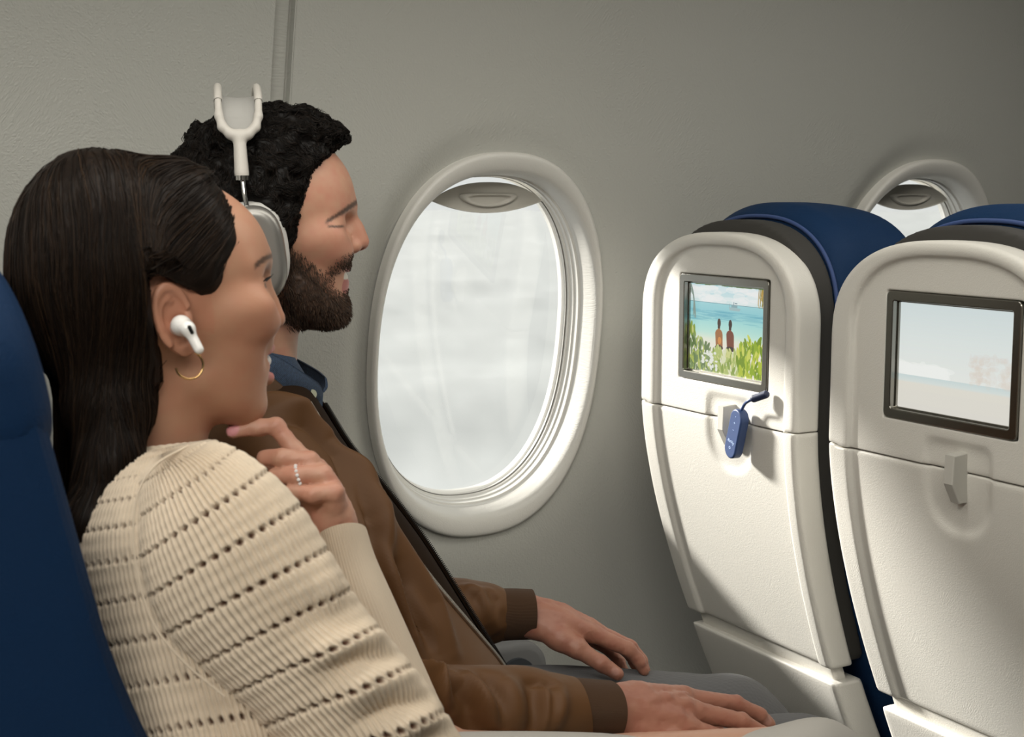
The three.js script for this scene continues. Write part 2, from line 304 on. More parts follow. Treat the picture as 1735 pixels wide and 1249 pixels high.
function shellField(e, h, s) {
  const out = arch(s, h, shellW(h), 1.169, 0.125, 2.5);
  let d = rr(out, Math.abs(e - 0.0225) - 0.0225, 0.009);
  const inner = arch(s - 0.006, h, shellW(h) - 0.033, 1.150, 0.105, 2.7);
  d = smax(d, -Math.max(inner, e - 0.0075 - 0.012 * sstep(-0.006, 0.004, inner) * 0), 0.009);
  // scoop round the coat hook
  const scoop = smax(arch(s - 0.030, -h, 0.047, -0.838, 0.05, 2.2), h - 0.941, 0.016);
  d = smax(d, -smax(scoop, e - 0.0118, 0.010), 0.008);
  d = Math.max(d, -Math.max(Math.abs(s - 0.013) - 0.100, Math.abs(h - 1.033) - 0.0755, e - 0.034));
  return d;
}
const seamY = (s) => 0.9115 + 0.0015 * Math.tanh((Math.abs(s) - 0.16) * 300);
const bent = (g, f) => bend(g, (v) => { v.x += lean(v.y); if (f) f(v); });
const seatParts = (() => {
  const up = (x, y, z) => smax(shellField(x, y, z), seamY(z) + 0.0006 - y, 0.001), low = (x, y, z) => smax(smax(shellField(x, y, z), y - seamY(z) + 0.0006, 0.001), 0.578 - y, 0.004);
  const P = {};
  P.shell_upper = boxUV(bent(netMesh(up, [-0.006, 0.9, -0.212], [0.052, 1.18, 0.212], 0.0028)));
  P.shell_lower = boxUV(bent(netMesh(low, [-0.006, 0.566, -0.212], [0.052, 0.925, 0.212], 0.0032)));
  P.rim_band = boxUV(bent(netMesh((x, y, z) => rr(smax(arch(z, y, shellW(y) - 0.012, 1.186, 0.135, 2.4), 0.575 - y, 0.02), Math.abs(x - 0.056) - 0.020, 0.005), [0.03, 0.56, -0.22], [0.09, 1.2, 0.22], 0.0045)));
  P.headrest = boxUV(bent(netMesh((x, y, z) => rr(smax(arch(z, y, 0.168 + 0.006 * sstep(0.07, 0.12, x), 1.190 + 0.020 * sstep(0.068, 0.115, x) - 1.2 * Math.max(0, x - 0.14) ** 2, 0.14, 2.4), 0.90 - y, 0.03), Math.abs(x - 0.1575) - 0.0805, 0.016), [0.05, 0.88, -0.22], [0.255, 1.23, 0.22], 0.0050)));
  P.backrest = boxUV(bent(netMesh((x, y, z) => rr(Math.max(Math.abs(z) - 0.166, y - 0.93, 0.38 - y), Math.abs(x - 0.120) - 0.045, 0.03), [0.06, 0.36, -0.22], [0.2, 0.96, 0.22], 0.007)));
  const K = (x, y, z) => rr(Math.max(Math.abs(z) - 0.164, y - 0.556, 0.30 - y), Math.abs(x - 0.026) - 0.026, 0.004);
  P.kick_panel = boxUV(bent(netMesh(K, [-0.01, 0.29, -0.19], [0.06, 0.57, 0.19], 0.006)));
  P.slot_liner = boxUV(bent(netMesh((x, y, z) => dBox(x - 0.024, y - 0.566, z, 0.011, 0.022, 0.152, 0.004), [0.008, 0.54, -0.18], [0.045, 0.6, 0.18], 0.003)));
  return P;
})();
function roundRect(w, h, r) { const s = new THREE.Shape(); s.moveTo(-w + r, -h); s.lineTo(w - r, -h); s.quadraticCurveTo(w, -h, w, -h + r); s.lineTo(w, h - r); s.quadraticCurveTo(w, h, w - r, h); s.lineTo(-w + r, h); s.quadraticCurveTo(-w, h, -w, h - r); s.lineTo(-w, -h + r); s.quadraticCurveTo(-w, -h, -w + r, -h); return s; }
function frameGeo(w, h, iw, ih, r, depth, bevel) { const s = roundRect(w, h, r); s.holes.push(roundRect(iw, ih, r * 0.7)); return new THREE.ExtrudeGeometry(s, { depth, bevelEnabled: true, bevelSize: bevel, bevelThickness: bevel, bevelSegments: 3, curveSegments: 8 }); }
const toBack = (g) => g.rotateY(-Math.PI / 2);                        // a shape drawn in x, y and built towards z comes to face the seat behind
function screenPicture(kind) {
  const c = document.createElement('canvas'), W = 640, H = 480; c.width = W; c.height = H; const x = c.getContext('2d'), R = rng(kind + 5);
  const grad = (y0, y1, stops) => { const g = x.createLinearGradient(0, y0, 0, y1); stops.forEach(([t, k]) => g.addColorStop(t, k)); return g; };
  if (kind === 0) {
    x.fillStyle = grad(0, H * 0.22, [[0, '#aedde8'], [0.5, '#cfe9ec'], [1, '#dff0ee']]); x.fillRect(0, 0, W, H);
    x.fillStyle = 'rgba(248,250,248,0.55)'; for (let i = 0; i < 40; i++) { x.beginPath(); x.ellipse(R() * W, 20 + R() * 70, 30 + R() * 60, 8 + R() * 16, 0, 0, 7); x.fill(); }
    x.fillStyle = grad(H * 0.215, H * 0.62, [[0, '#a6dbe0'], [0.25, '#97d3da'], [0.5, '#ade3df'], [0.8, '#c4ecdf'], [1, '#e6f0dc']]); x.fillRect(0, H * 0.215, W, H);
    x.fillStyle = '#6f9aa4'; x.fillRect(0, H * 0.213, W, 2.5);
    x.fillStyle = 'rgba(96,170,190,0.25)'; for (let i = 0; i < 60; i++) { x.beginPath(); x.ellipse(R() * W, H * (0.3 + 0.14 * R()), 30 + R() * 70, 1.5 + R() * 3.5, 0, 0, 7); x.fill(); }
    x.fillStyle = grad(H * 0.6, H * 0.75, [[0, 'rgba(240,238,220,0)'], [0.4, '#f0eedd'], [1, '#f4efe0']]); x.fillRect(0, H * 0.58, W, H);
    // boat
    x.fillStyle = '#a9c4c6'; x.beginPath(); x.moveTo(325, 116); x.lineTo(420, 119); x.lineTo(410, 134); x.lineTo(332, 133); x.fill(); x.fillStyle = '#8fb0b6'; x.fillRect(345, 102, 48, 15); x.fillRect(330, 98, 3, 18); x.fillStyle = '#6d8790'; x.fillRect(362, 88, 4, 16); x.fillRect(372, 92, 20, 5);
    // two people seen from behind, sitting on the sand
    const back = (cx, skin, hair, wear) => {
      x.fillStyle = skin; x.beginPath(); x.moveTo(cx - 22, 340); x.lineTo(cx - 30, 262); x.quadraticCurveTo(cx - 26, 244, cx - 8, 240); x.lineTo(cx - 6, 222); x.lineTo(cx + 7, 222); x.lineTo(cx + 9, 240); x.quadraticCurveTo(cx + 28, 246, cx + 32, 268); x.lineTo(cx + 34, 342); x.fill();
      x.fillStyle = hair; x.beginPath(); x.ellipse(cx + 1, 207, 14, 24, 0, 0, 7); x.fill(); x.fillRect(cx - 10, 210, 20, 26);
      x.fillStyle = wear; x.beginPath(); x.ellipse(cx + 3, 338, 34, 14, 0, 0, 7); x.fill();
    };
    back(246, '#a8703f', '#4a3527', '#5b4433'); back(338, '#7e4630', '#3d2b22', '#3e2f28');
    x.fillStyle = '#d9924a'; x.beginPath(); x.ellipse(253, 300, 15, 20, 0, 0, 7); x.fill();
    // leaves in front
    for (let i = 0; i < 520; i++) {
      const px = R() * W, left = px < 190, base = H + 20, top = left ? 250 + px * 0.75 : px > 430 ? 330 - 40 * Math.sin((px - 430) / 60) : 375, y = mix(top, base, Math.pow(R(), 0.8)), len = 26 + R() * 46, an = -Math.PI / 2 + (R() - 0.5) * 1.3, g = R();
      const k = px > 400 ? [`#b9c93a`, '#98b42c', '#d3da62', '#7f9c26'] : left && y > 330 ? ['#7b9161', '#8ea36f', '#6d8453', '#b8c66a'] : ['#b9c774', '#93a94f', '#d6d98e', '#e4e6bd'];
      x.fillStyle = k[Math.floor(g * k.length) % k.length]; x.save(); x.translate(px, y); x.rotate(an); x.beginPath(); x.ellipse(len / 2, 0, len / 2, len * 0.17, 0, 0, 7); x.fill(); x.restore();
    }
    x.fillStyle = '#eef0e4'; for (let i = 0; i < 26; i++) { x.beginPath(); x.ellipse(110 + R() * 130, 370 + R() * 90, 6 + R() * 9, 5 + R() * 7, 0, 0, 7); x.fill(); }
    // palm fronds hanging at the corners
    x.lineWidth = 3; for (let i = 0; i < 46; i++) { x.strokeStyle = ['#c9a24a', '#a8863a', '#8f8a45'][i % 3]; x.beginPath(); const a = 560 + R() * 80; x.moveTo(a, -4); x.quadraticCurveTo(a - 6 + R() * 12, 40, a - 14 + R() * 24, 50 + R() * 60); x.stroke(); }
    for (let i = 0; i < 14; i++) { x.strokeStyle = '#93a49a'; x.beginPath(); x.moveTo(-2, R() * 50); x.quadraticCurveTo(40, 60 + R() * 40, 20 + R() * 30, 150 + R() * 50); x.stroke(); }
    x.strokeStyle = '#4b6b2e'; for (let i = 0; i < 60; i++) { x.beginPath(); x.moveTo(R() * W, -3); x.lineTo(R() * W * 0.02 + i * 11, 4 + R() * 7); x.stroke(); }
  } else {  // reflection over the beach picture painted in as a pale wash
    x.fillStyle = grad(0, H * 0.66, [[0, '#cfdada'], [0.5, '#dbe2df'], [1, '#e3e6e1']]); x.fillRect(0, 0, W, H);
    x.fillStyle = 'rgba(238,240,236,0.5)'; for (let i = 0; i < 60; i++) { x.beginPath(); x.ellipse(R() * 260, 280 + R() * 45, 20 + R() * 50, 8 + R() * 18, 0, 0, 7); x.fill(); }
    x.fillStyle = grad(H * 0.68, H, [[0, '#c9d7d6'], [0.16, '#d5ddd9'], [0.22, '#dedbd0'], [1, '#dcd9d0']]); x.fillRect(0, H * 0.68, W, H);
    x.fillStyle = 'rgba(214,204,194,0.16)'; for (let i = 0; i < 90; i++) { x.beginPath(); x.ellipse(420 + R() * 220, 200 + R() * 130, 8 + R() * 18, 6 + R() * 14, 0, 0, 7); x.fill(); }
    for (let i = 0; i < 40; i++) { x.beginPath(); x.ellipse(430 + (R() - 0.5) * 60, 210 + R() * 120, 6 + R() * 12, 5 + R() * 12, 0, 0, 7); x.fill(); }
  }
  const t = new THREE.CanvasTexture(c); t.colorSpace = THREE.SRGBColorSpace; return t;
}
const reclined = {}; const flatParts = { ...seatParts };
for (const [k, lo, hi] of [['shell_upper', 0.913, 1.2], ['shell_lower', 0.57, 0.911]]) flatParts[k] = boxUV(bent(netMesh((x, y, z) => Math.max(rr(arch(z, y, shellW(y), 1.169, 0.125, 2.5), Math.abs(x - 0.0225) - 0.0225, 0.009), lo - y, y - hi), [-0.012, lo - 0.02, -0.212], [0.058, Math.min(hi, 1.18) + 0.02, 0.212], 0.008)));
flatParts.headrest = boxUV(netMesh((x, y, z) => rr(smax(arch(z, y, 0.182, 1.196, 0.10, 2.3), 1.035 - y, 0.04), Math.abs(x - 0.145) - 0.058, 0.036), [0.06, 1.0, -0.22], [0.22, 1.22, 0.22], 0.005));
flatParts.backrest = boxUV(bent(netMesh((x, y, z) => rr(smax(arch(z, y, 0.180, 1.165, 0.09, 2.6), 0.38 - y, 0.02), Math.abs(x - 0.124) - 0.070, 0.022), [0.04, 0.36, -0.22], [0.22, 1.19, 0.22], 0.009)));
for (const [k, g] of Object.entries(flatParts)) reclined[k] = bend(g.clone(), (v) => { v.x += 0.22 * (1.17 - v.y); });
function makeSeat(label, zc, picture, x0 = 1.174, tilted = false) {
  const o = thing('airplane_seat', label, 'seat', [x0, 0, zc]), S = tilted ? reclined : seatParts;
  mesh('shell', S.shell_upper, M.shell, o).userData.label = 'upper off-white plastic back shell';
  mesh('shell', S.shell_lower, M.shell, o).userData.label = 'lower off-white plastic back shell';
  mesh('rim_band', S.rim_band, M.band, o);
  mesh('headrest', S.headrest, M.leather, o);
  { // stitched edge of the headrest cover
    const pts = []; for (let i = 0; i <= 60; i++) { const t = mix(-0.12, Math.PI + 0.12, i / 60), c = Math.cos(t), s = Math.sin(t), r = superR(c, Math.max(s, 0.0001), 0.166, 0.14, 2.4); pts.push(V(0.0785, s < 0 ? 1.050 - Math.abs(t > 1 ? t - Math.PI : t) * 1.2 : 1.0505 + s * r, s < 0 ? Math.sign(c) * 0.166 : c * r)); }
    const pg = tubeAlong(pts, 0.0030, 120, 6); if (!tilted) mesh('piping', pg, M.piping, o);
  }
  mesh('backrest', S.backrest, M.leather, o);
  mesh('kick_panel', S.kick_panel, M.shell, o);
  mesh('slot_liner', S.slot_liner, M.shell, o);
  if (tilted) {
    mesh('seat_cushion', new RoundedBoxGeometry(0.56, 0.13, 0.36, 4, 0.04).translate(0.56, 0.42, 0), M.leather, o);
    for (const s of [-1, 1]) mesh('leg', new RoundedBoxGeometry(0.05, 0.37, 0.05, 2, 0.01).translate(0.52, 0.185, s * 0.15), M.metal, o);
    return o;
  }
  // entertainment screen
  const fr = mesh('screen_frame', toBack(frameGeo(0.0985, 0.0740, 0.0900, 0.0655, 0.007, 0.007, 0.0014)).translate(0.0145, 1.033, 0.013), M.chrome, o);
  mesh('frame_lining', toBack(frameGeo(0.0995, 0.0750, 0.0890, 0.0645, 0.006, 0.012, 0.0004)).translate(0.029, 1.033, 0.013), M.black, fr);
  mesh('inner_frame', toBack(frameGeo(0.0896, 0.0651, 0.0872, 0.0627, 0.004, 0.0022, 0.0006)).translate(0.0165, 1.033, 0.013), M.chrome, fr);
  const pic = screenPicture(picture), sg = new THREE.PlaneGeometry(0.176, 0.127).rotateY(-Math.PI / 2).translate(0.0175, 1.033, 0.013);
  mesh('screen', sg, phys({ color: 0x0a0a0a, roughness: 0.25, emissive: 0xffffff, emissiveMap: pic, emissiveIntensity: picture === 0 ? 0.82 : 0.95 }), o);
  // coat hook
  const hs = new THREE.Shape(); hs.moveTo(0, 0.021); hs.lineTo(0.021, 0.019); hs.lineTo(0.022, -0.012); hs.lineTo(0.010, -0.034); hs.lineTo(0, -0.034);
  mesh('coat_hook', new THREE.ExtrudeGeometry(hs, { depth: 0.011, bevelEnabled: true, bevelSize: 0.0014, bevelThickness: 0.0014, bevelSegments: 2 }).rotateY(Math.PI).translate(0.0135, 0.911, 0.040), M.hook, o);
  // the sitting side, turned away
  mesh('seat_cushion', new RoundedBoxGeometry(0.5, 0.13, 0.36, 4, 0.04).translate(0.47, 0.42, 0), M.leather, o);
  for (const s of [-1, 1]) mesh('leg', new RoundedBoxGeometry(0.05, 0.37, 0.05, 2, 0.01).translate(0.42, 0.185, s * 0.15), M.metal, o);
  return o;
}
const SEAT_Z = [-1.550, -1.134];
makeSeat('blue and white seat by the window, screen showing two people on a beach', SEAT_Z[0], 0);
makeSeat('blue and white aisle seat in front with a washed-out pale screen', SEAT_Z[1], 1);
makeSeat('dark blue aisle seat behind the woman at the picture edge', SEAT_Z[1], 0, -0.043, true);
makeSeat('dark blue window seat behind the man', SEAT_Z[0], 0, -0.043, true);
{ // padded arm rest on the window side of the man
  const o = thing('armrest', 'grey padded armrest end beside the man by the wall', 'armrest', [0.75, 0, -1.79]);
  const c = at(872, 1130, 2.12).sub(o.position), f = (x, y, z) => rr(Math.hypot(Math.max(Math.abs(x - c.x + 0.10) - 0.10, 0), y - c.y) - 0.045, Math.abs(z - c.z) - 0.026, 0.010);
  mesh('pad', netMesh(f, [c.x - 0.26, c.y - 0.06, c.z - 0.05], [c.x + 0.06, c.y + 0.06, c.z + 0.05], 0.004), std({ color: new THREE.Color().setRGB(0.17, 0.17, 0.17), roughness: 0.85 }), o);
  mesh('end_disc', new THREE.CylinderGeometry(0.030, 0.030, 0.006, 40).rotateX(Math.PI / 2).translate(c.x - 0.012, c.y - 0.006, c.z + 0.029), std({ color: new THREE.Color().setRGB(0.045, 0.05, 0.058), roughness: 0.6 }), o);
  mesh('support', new RoundedBoxGeometry(0.10, 0.5, 0.03, 2, 0.01).translate(c.x - 0.15, 0.27, c.z), std({ color: 0x55585c, roughness: 0.6 }), o);
}
{ // a wireless audio dongle plugged in at the corner of the window seat's screen
  const o = thing('audio_transmitter', 'small navy blue audio dongle hanging from the beach screen', 'dongle', [1.174, 0, SEAT_Z[0]]);
  const navy = phys({ color: new THREE.Color().setRGB(0.030, 0.060, 0.165), roughness: 0.45 }), dark = std({ color: new THREE.Color().setRGB(0.014, 0.024, 0.062), roughness: 0.5 });
  const c = at(1248, 735, 1.888).sub(o.position);
  const body = new THREE.Group(); body.name = 'body';
  const cap = (hw, hh) => { const s = new THREE.Shape(); s.absarc(0, hh - hw, hw, 0, Math.PI); s.absarc(0, -hh + hw, hw, Math.PI, Math.PI * 2); s.closePath(); return s; };
  const bodyMesh = mesh('body', new THREE.ExtrudeGeometry(cap(0.0115, 0.0335), { depth: 0.0085, bevelEnabled: true, bevelSize: 0.0026, bevelThickness: 0.0026, bevelSegments: 5, curveSegments: 20 }).translate(0, 0, -0.0045), navy, o);
  bodyMesh.position.copy(c); bodyMesh.rotation.order = 'YZX'; bodyMesh.rotation.set(0, -Math.PI / 2 - 0.10, -0.30);
  const white = std({ color: 0x9fb4d8, roughness: 0.6 });
  const bar = (w, h, x, y) => new THREE.BoxGeometry(w, h, 0.0003).translate(x, y, 0.0067);
  mesh('button_mark', bar(0.0012, 0.0012, 0, 0.026), white, bodyMesh);
  mesh('plus_mark', mergeGeometries([bar(0.0032, 0.0006, 0, 0.0165), bar(0.0006, 0.0032, 0, 0.0165)]), white, bodyMesh);
  mesh('minus_mark', bar(0.0028, 0.0006, 0, 0.006), white, bodyMesh);
  const ring = new THREE.Shape(); [[0, 0.0026], [0.0026, 0], [0, -0.0026], [-0.0026, 0]].forEach(([a, b], i) => i ? ring.lineTo(a, b) : ring.moveTo(a, b)); const hole = new THREE.Path(); [[0, 0.0014], [0.0014, 0], [0, -0.0014], [-0.0014, 0]].forEach(([a, b], i) => i ? hole.lineTo(a, b) : hole.moveTo(a, b)); ring.holes.push(hole);
  mesh('diamond_mark', new THREE.ExtrudeGeometry(ring, { depth: 0.0003, bevelEnabled: false }).translate(0, -0.0205, 0.0066), white, bodyMesh);
  const font = await new FontLoader().loadAsync('fonts/droid/droid_sans_bold.typeface.json');
  const tg = new TextGeometry('AirFly', { font, size: 0.0042, depth: 0.0003, curveSegments: 4 }); tg.computeBoundingBox(); tg.translate(-tg.boundingBox.max.x / 2, -0.0135, 0.0066);
  mesh('lettering', tg, white, bodyMesh);
  bodyMesh.updateMatrix();
  const p0 = V(0, 0.0345, 0).applyMatrix4(bodyMesh.matrix), plugA = at(1276, 676, 1.848).sub(o.position), plugB = at(1299, 668, 1.836).sub(o.position);
  const d = plugB.clone().sub(plugA).normalize();
  mesh('cable', tubeAlong([p0, p0.clone().lerp(plugA, 0.35).add(V(0, 0.003, -0.0015)), plugA.clone().addScaledVector(d, -0.008).add(V(0, -0.001, 0)), plugA.clone().addScaledVector(d, 0.002)], 0.0021, 30, 10), navy, o);
  const pl = new THREE.CapsuleGeometry(0.0053, plugA.distanceTo(plugB) - 0.003, 6, 18); pl.applyQuaternion(new THREE.Quaternion().setFromUnitVectors(V(0, 1, 0), d)); const mid = plugA.clone().add(plugB).multiplyScalar(0.5); pl.translate(mid.x, mid.y, mid.z);
  mesh('plug', pl, dark, o);
}
// ---------------------------------------------------------------- people: shared tools
function frameAt(px, py, depth, yawAway, pitchUp, rollTo = 0) {        // local axes: x ahead (to the right in the picture), y up, z towards the viewer; millimetres
  const o = at(px, py, depth), z = camera.position.clone().sub(o); z.y = 0; z.normalize();
  const x = V(0, 1, 0).cross(z).normalize(), m = new THREE.Matrix4().makeBasis(x, V(0, 1, 0), z).setPosition(o), d = Math.PI / 180;
  return m.multiply(new THREE.Matrix4().makeRotationY(yawAway * d)).multiply(new THREE.Matrix4().makeRotationZ(pitchUp * d)).multiply(new THREE.Matrix4().makeRotationX(rollTo * d)).multiply(new THREE.Matrix4().makeScale(0.001, 0.001, 0.001));
}
const DEG = Math.PI / 180;
function headField(p) {                                                // a head in millimetres, the ear canal at the origin
  const S = p.s ?? 1, jw = p.jaw ?? 1, sm = p.smile ?? 1;
  return (x, y, z) => {
    const a = Math.abs(z), ey = y - (p.eyeY ?? 0);
    let d = dEll(x + 2, y - 37, z, p.cr[0], p.cr[1], p.cr[2]);
    d = smin(d, dEll(x - 34, y - 42, z, 60, 58, 60), 14);
    d = smin(d, dEll(x - 43, y + 14, z, p.faceX ?? 49, 72, 58), 16);
    d = smin(d, dEll(x - 40, y + 55, z, p.jawX ?? 46, 42, 46 * jw), 14);
    d = smin(d, dCap(x, y, a, [14, -54, 42 * jw], [(p.chinX ?? 78) - 3, -88 + (p.chinY ?? 0), 13], 11, 13), 26);
    d = smin(d, dEll(x - (p.chinX ?? 78), y + 90 - (p.chinY ?? 0), z, 19, 15, 19), 12);
    d = smin(d, dEll(x - 52, y - 0, a - 50, 30, 18, 17), 16);                      // cheekbone
    d = smin(d, dEll(x - (p.cheekX ?? 66), y + 19 - 4 * sm, a - 37, 23 + 2 * sm, p.cheekH ?? 18, 20), 13);
    if (p.dimple) d = smax(d, -dEll(x - p.dimple, y + 44, a - 34, 9, 12, 8), 12);    // corner of the laughing mouth    // cheek
    d = smin(d, dCap(x, ey, a, [85, 33, 4], [61, 31, 43], 11 * (p.brow ?? 1), 9), 12);
    d = smin(d, dEll(x - (p.muz ?? 78), y + 50, z, 21, 28, p.muzW ?? 31), 12);                          // muzzle
    d = smax(d, -dEll(x - 92, ey - 15, a - 32, p.socket ?? 19, 12, 21), 9);        // eye socket
    d = smin(d, dEll(x - (p.lidX ?? 67), ey - 14, a - 34, 14, 12.5, 14), 7);                   // lidded eye
    if (a > 14 && !p.closed) {
      d = smax(d, -dCap(x, ey, 0, [84, 12, 0], [p.slit ?? 66, 14, 0], 0.4, 0.3), 2.0);        // slit between the lids
      d = smax(d, -dCap(x, ey, 0, [84, 19.5, 0], [p.slit ?? 66, 20, 0], 0.4, 0.3), 3);       // crease of the upper lid
    }
    d = smax(d, -dCap(x, ey, a, [82, 4, 20], [66, 3.5, 45], 0.9, 0.5), 4);         // under the eye
    for (let k = 0; k < 3; k++) d = smax(d, -dCap(x, ey, a, [61, 13 - 3 * k, 49], [50, 17 - 7 * k, 56], 0.8, 0.3), 2.5);   // laughter lines
    d = smax(d, -dCap(x, y, a, [(p.muz ?? 78) + 13, -20, 21], [(p.muz ?? 78) + 2, -47, 31], 2.2 * sm, 2.2), 9);   // smile fold
    // nose
    let n = dCap(x, y, z, [p.nas ?? 89, 25, 0], [p.tipX - 9, p.tipY + 3, 0], 6.5, 8);
    n = smin(n, dEll(x - p.tipX + 9, y - p.tipY, z, 9.5, 8, 9), 6);
    n = smin(n, dEll(x - p.tipX + 18, y - p.tipY + 4, a - 11.5, 9, 7.5, 7), 5);
    n = smin(n, dEll(x - p.tipX + 20, y - p.tipY - 10, z, 16, 20, 13), 8);
    n = smax(n, -dEll(x - p.tipX + 12, y - p.tipY + 9, a - 6, 6, 3.2, 3.2), 3);
    d = smin(d, n, 6);
    d = smax(d, -dCap(x, y, a, [p.tipX - 22, p.tipY + 8, 14], [p.tipX - 27, p.tipY - 5, 18], 1.0, 1.0), 4);   // crease behind the nostril
    // mouth
    const mw = p.mouthW ?? 27, my = p.mouthY ?? -51, gap = p.gap ?? 6, lx = p.lipX ?? 99, cu = 8 * sm;
    const up = dCap(x, y, a, [lx, my + gap * 0.5 + 4, 0], [lx - 28, my + cu, mw], p.lip ?? 4.6, 2.6), lo = dCap(x, y, a, [lx - (p.lowLip ?? 1.5), my - gap * 0.5 - 5, 0], [lx - 28, my + cu - 2, mw], (p.lip ?? 4.6) * 1.18, 2.6);
    d = smin(d, up, 5); d = smin(d, lo, 5);
    if (gap > 3) {
      const arc = my + cu * (a / mw) ** 2, half = gap * 0.5 * Math.max(0, 1 - (a / mw) ** 2.2);
      d = smax(d, -Math.max(Math.abs(y - arc) - half, lx - 26 - x + a * 0.6, a - mw), 2.2);
    }
    d = smin(d, dEll(x - (lx - 25 + (p.teeth ?? 0)), y - my - 2.5, z, 22.5, gap * 0.5 + 2, 21), 1);      // teeth
    // neck
    d = smin(d, dCap(x, y, z, p.neckA, p.neckB, p.neckR[0], p.neckR[1]), 20);
    return d * S;
  };
}
const xf = (g, m) => { g.applyMatrix4(m); return g; };
function surfaceSpots(g, n, seed, keep) {                              // random places on a geometry: [x, y, z, nx, ny, nz]
  const p = g.attributes.position, nn = g.attributes.normal, ix = g.index.array, R = rng(seed), cum = [], a = V(0, 0, 0), b = V(0, 0, 0), c = V(0, 0, 0); let tot = 0;
  for (let t = 0; t < ix.length; t += 3) { a.fromBufferAttribute(p, ix[t]); b.fromBufferAttribute(p, ix[t + 1]).sub(a); c.fromBufferAttribute(p, ix[t + 2]).sub(a); tot += b.cross(c).length(); cum.push(tot); }
  const out = []; let tries = 0;
  while (out.length < n && tries++ < n * 40) {
    const r = R() * tot; let lo = 0, hi = cum.length - 1; while (lo < hi) { const m = (lo + hi) >> 1; if (cum[m] < r) lo = m + 1; else hi = m; }
    let u = R(), v = R(); if (u + v > 1) { u = 1 - u; v = 1 - v; } const w = 1 - u - v, [i, j, k] = [ix[3 * lo], ix[3 * lo + 1], ix[3 * lo + 2]], q = [];
    for (const A of [p, nn]) for (let e = 0; e < 3; e++) q.push(w * A.getComponent(i, e) + u * A.getComponent(j, e) + v * A.getComponent(k, e));
    const l = Math.hypot(q[3], q[4], q[5]) || 1; q[3] /= l; q[4] /= l; q[5] /= l;
    if (!keep || keep(q, R)) out.push(q);
  }
  return out;
}
function strandSet() {                                                 // collects thin three-sided hairs into one geometry
  const P = [], C = [], I = [];
  return {
    add(pts, radius, color, tipColor = color) {                       // pts: arrays of three numbers
      const base = P.length / 3, n = pts.length; let lu = [0, 1, 0];
      for (let i = 0; i < n; i++) {
        const A = pts[Math.max(0, i - 1)], B = pts[Math.min(n - 1, i + 1)]; let tx = B[0] - A[0], ty = B[1] - A[1], tz = B[2] - A[2]; const l = Math.hypot(tx, ty, tz) || 1; tx /= l; ty /= l; tz /= l;
        let ux, uy, uz;                                                // carry the frame along so that the hair does not twist
        if (i === 0) { const k = Math.abs(ty) < 0.9; ux = k ? -tz : 0; uy = k ? 0 : tz; uz = k ? tx : -ty; } else { const q = lu[0] * tx + lu[1] * ty + lu[2] * tz; ux = lu[0] - q * tx; uy = lu[1] - q * ty; uz = lu[2] - q * tz; }
        const m = Math.hypot(ux, uy, uz) || 1; ux /= m; uy /= m; uz /= m; lu = [ux, uy, uz];
        const vx = ty * uz - tz * uy, vy = tz * ux - tx * uz, vz = tx * uy - ty * ux, t = i / (n - 1), r = radius * (t < 0.15 ? 0.6 + t * 2.67 : 1) * (1 - 0.85 * Math.max(0, (t - 0.55) / 0.45) ** 1.5), k = mix3(color, tipColor, t);
        for (let q = 0; q < 3; q++) { const c = Math.cos(q * 2.0944), s = Math.sin(q * 2.0944); P.push(pts[i][0] + r * (ux * c + vx * s), pts[i][1] + r * (uy * c + vy * s), pts[i][2] + r * (uz * c + vz * s)); C.push(...k); }
      }
      for (let i = 0; i < n - 1; i++) for (let q = 0; q < 3; q++) { const a = base + i * 3 + q, b = base + i * 3 + (q + 1) % 3; I.push(a, b, a + 3, b, b + 3, a + 3); }
    },
    build() { const g = new THREE.BufferGeometry(); g.setAttribute('position', new THREE.Float32BufferAttribute(P, 3)); g.setAttribute('color', new THREE.Float32BufferAttribute(C, 3)); g.setIndex(I); g.computeVertexNormals(); return g; },
  };
}
const strip = (g) => { for (const k of Object.keys(g.attributes)) if (!['position', 'normal', 'color'].includes(k)) g.deleteAttribute(k); return g; };
Object.assign(M, {
  skin: phys({ vertexColors: true, roughness: 0.5, sheen: 0.15, sheenRoughness: 0.5, sheenColor: new THREE.Color().setRGB(1, 0.6, 0.45) }),
  hair: phys({ vertexColors: true, roughness: 0.5, specularIntensity: 0.3 }),
  beard: std({ vertexColors: true, roughness: 0.7 }),
});

// cloth and limbs as lofts: rows of a centre and two half axes
const rowOf = (c, a, b) => [c.x, c.y, c.z, a.x, a.y, a.z, b.x, b.y, b.z];
function facingStation(F, B, depth, half, depthF = depth, depthB = depth) {   // front and back outline pixels, distance, half thickness across
  const f = at(F[0], F[1], depthF), b = at(B[0], B[1], depthB), c = f.clone().add(b).multiplyScalar(0.5), view = camera.position.clone().sub(c).normalize();
  return rowOf(c, f.clone().sub(c), view.multiplyScalar(half));
}
function limbStations(list) {                                          // [px, py, radius px, distance, half thickness in metres]
  return list.map(([x, y, r, d, h, skew], i) => {                      // skew: how far the near side runs ahead of the far side
    const A = list[Math.max(0, i - 1)], B = list[Math.min(list.length - 1, i + 1)], tx = B[0] - A[0], ty = B[1] - A[1], l = Math.hypot(tx, ty) || 1, nx = ty / l, ny = -tx / l;
    const row = facingStation([x + nx * r, y + ny * r], [x - nx * r, y - ny * r], d, h ?? r / FOCAL * d);
    if (skew) { const p = at(x - tx / l * 10, y - ty / l * 10, d), q = at(x + tx / l * 10, y + ty / l * 10, d).sub(p).normalize().multiplyScalar(skew); row[6] += q.x; row[7] += q.y; row[8] += q.z; }
    return row;
  });
}
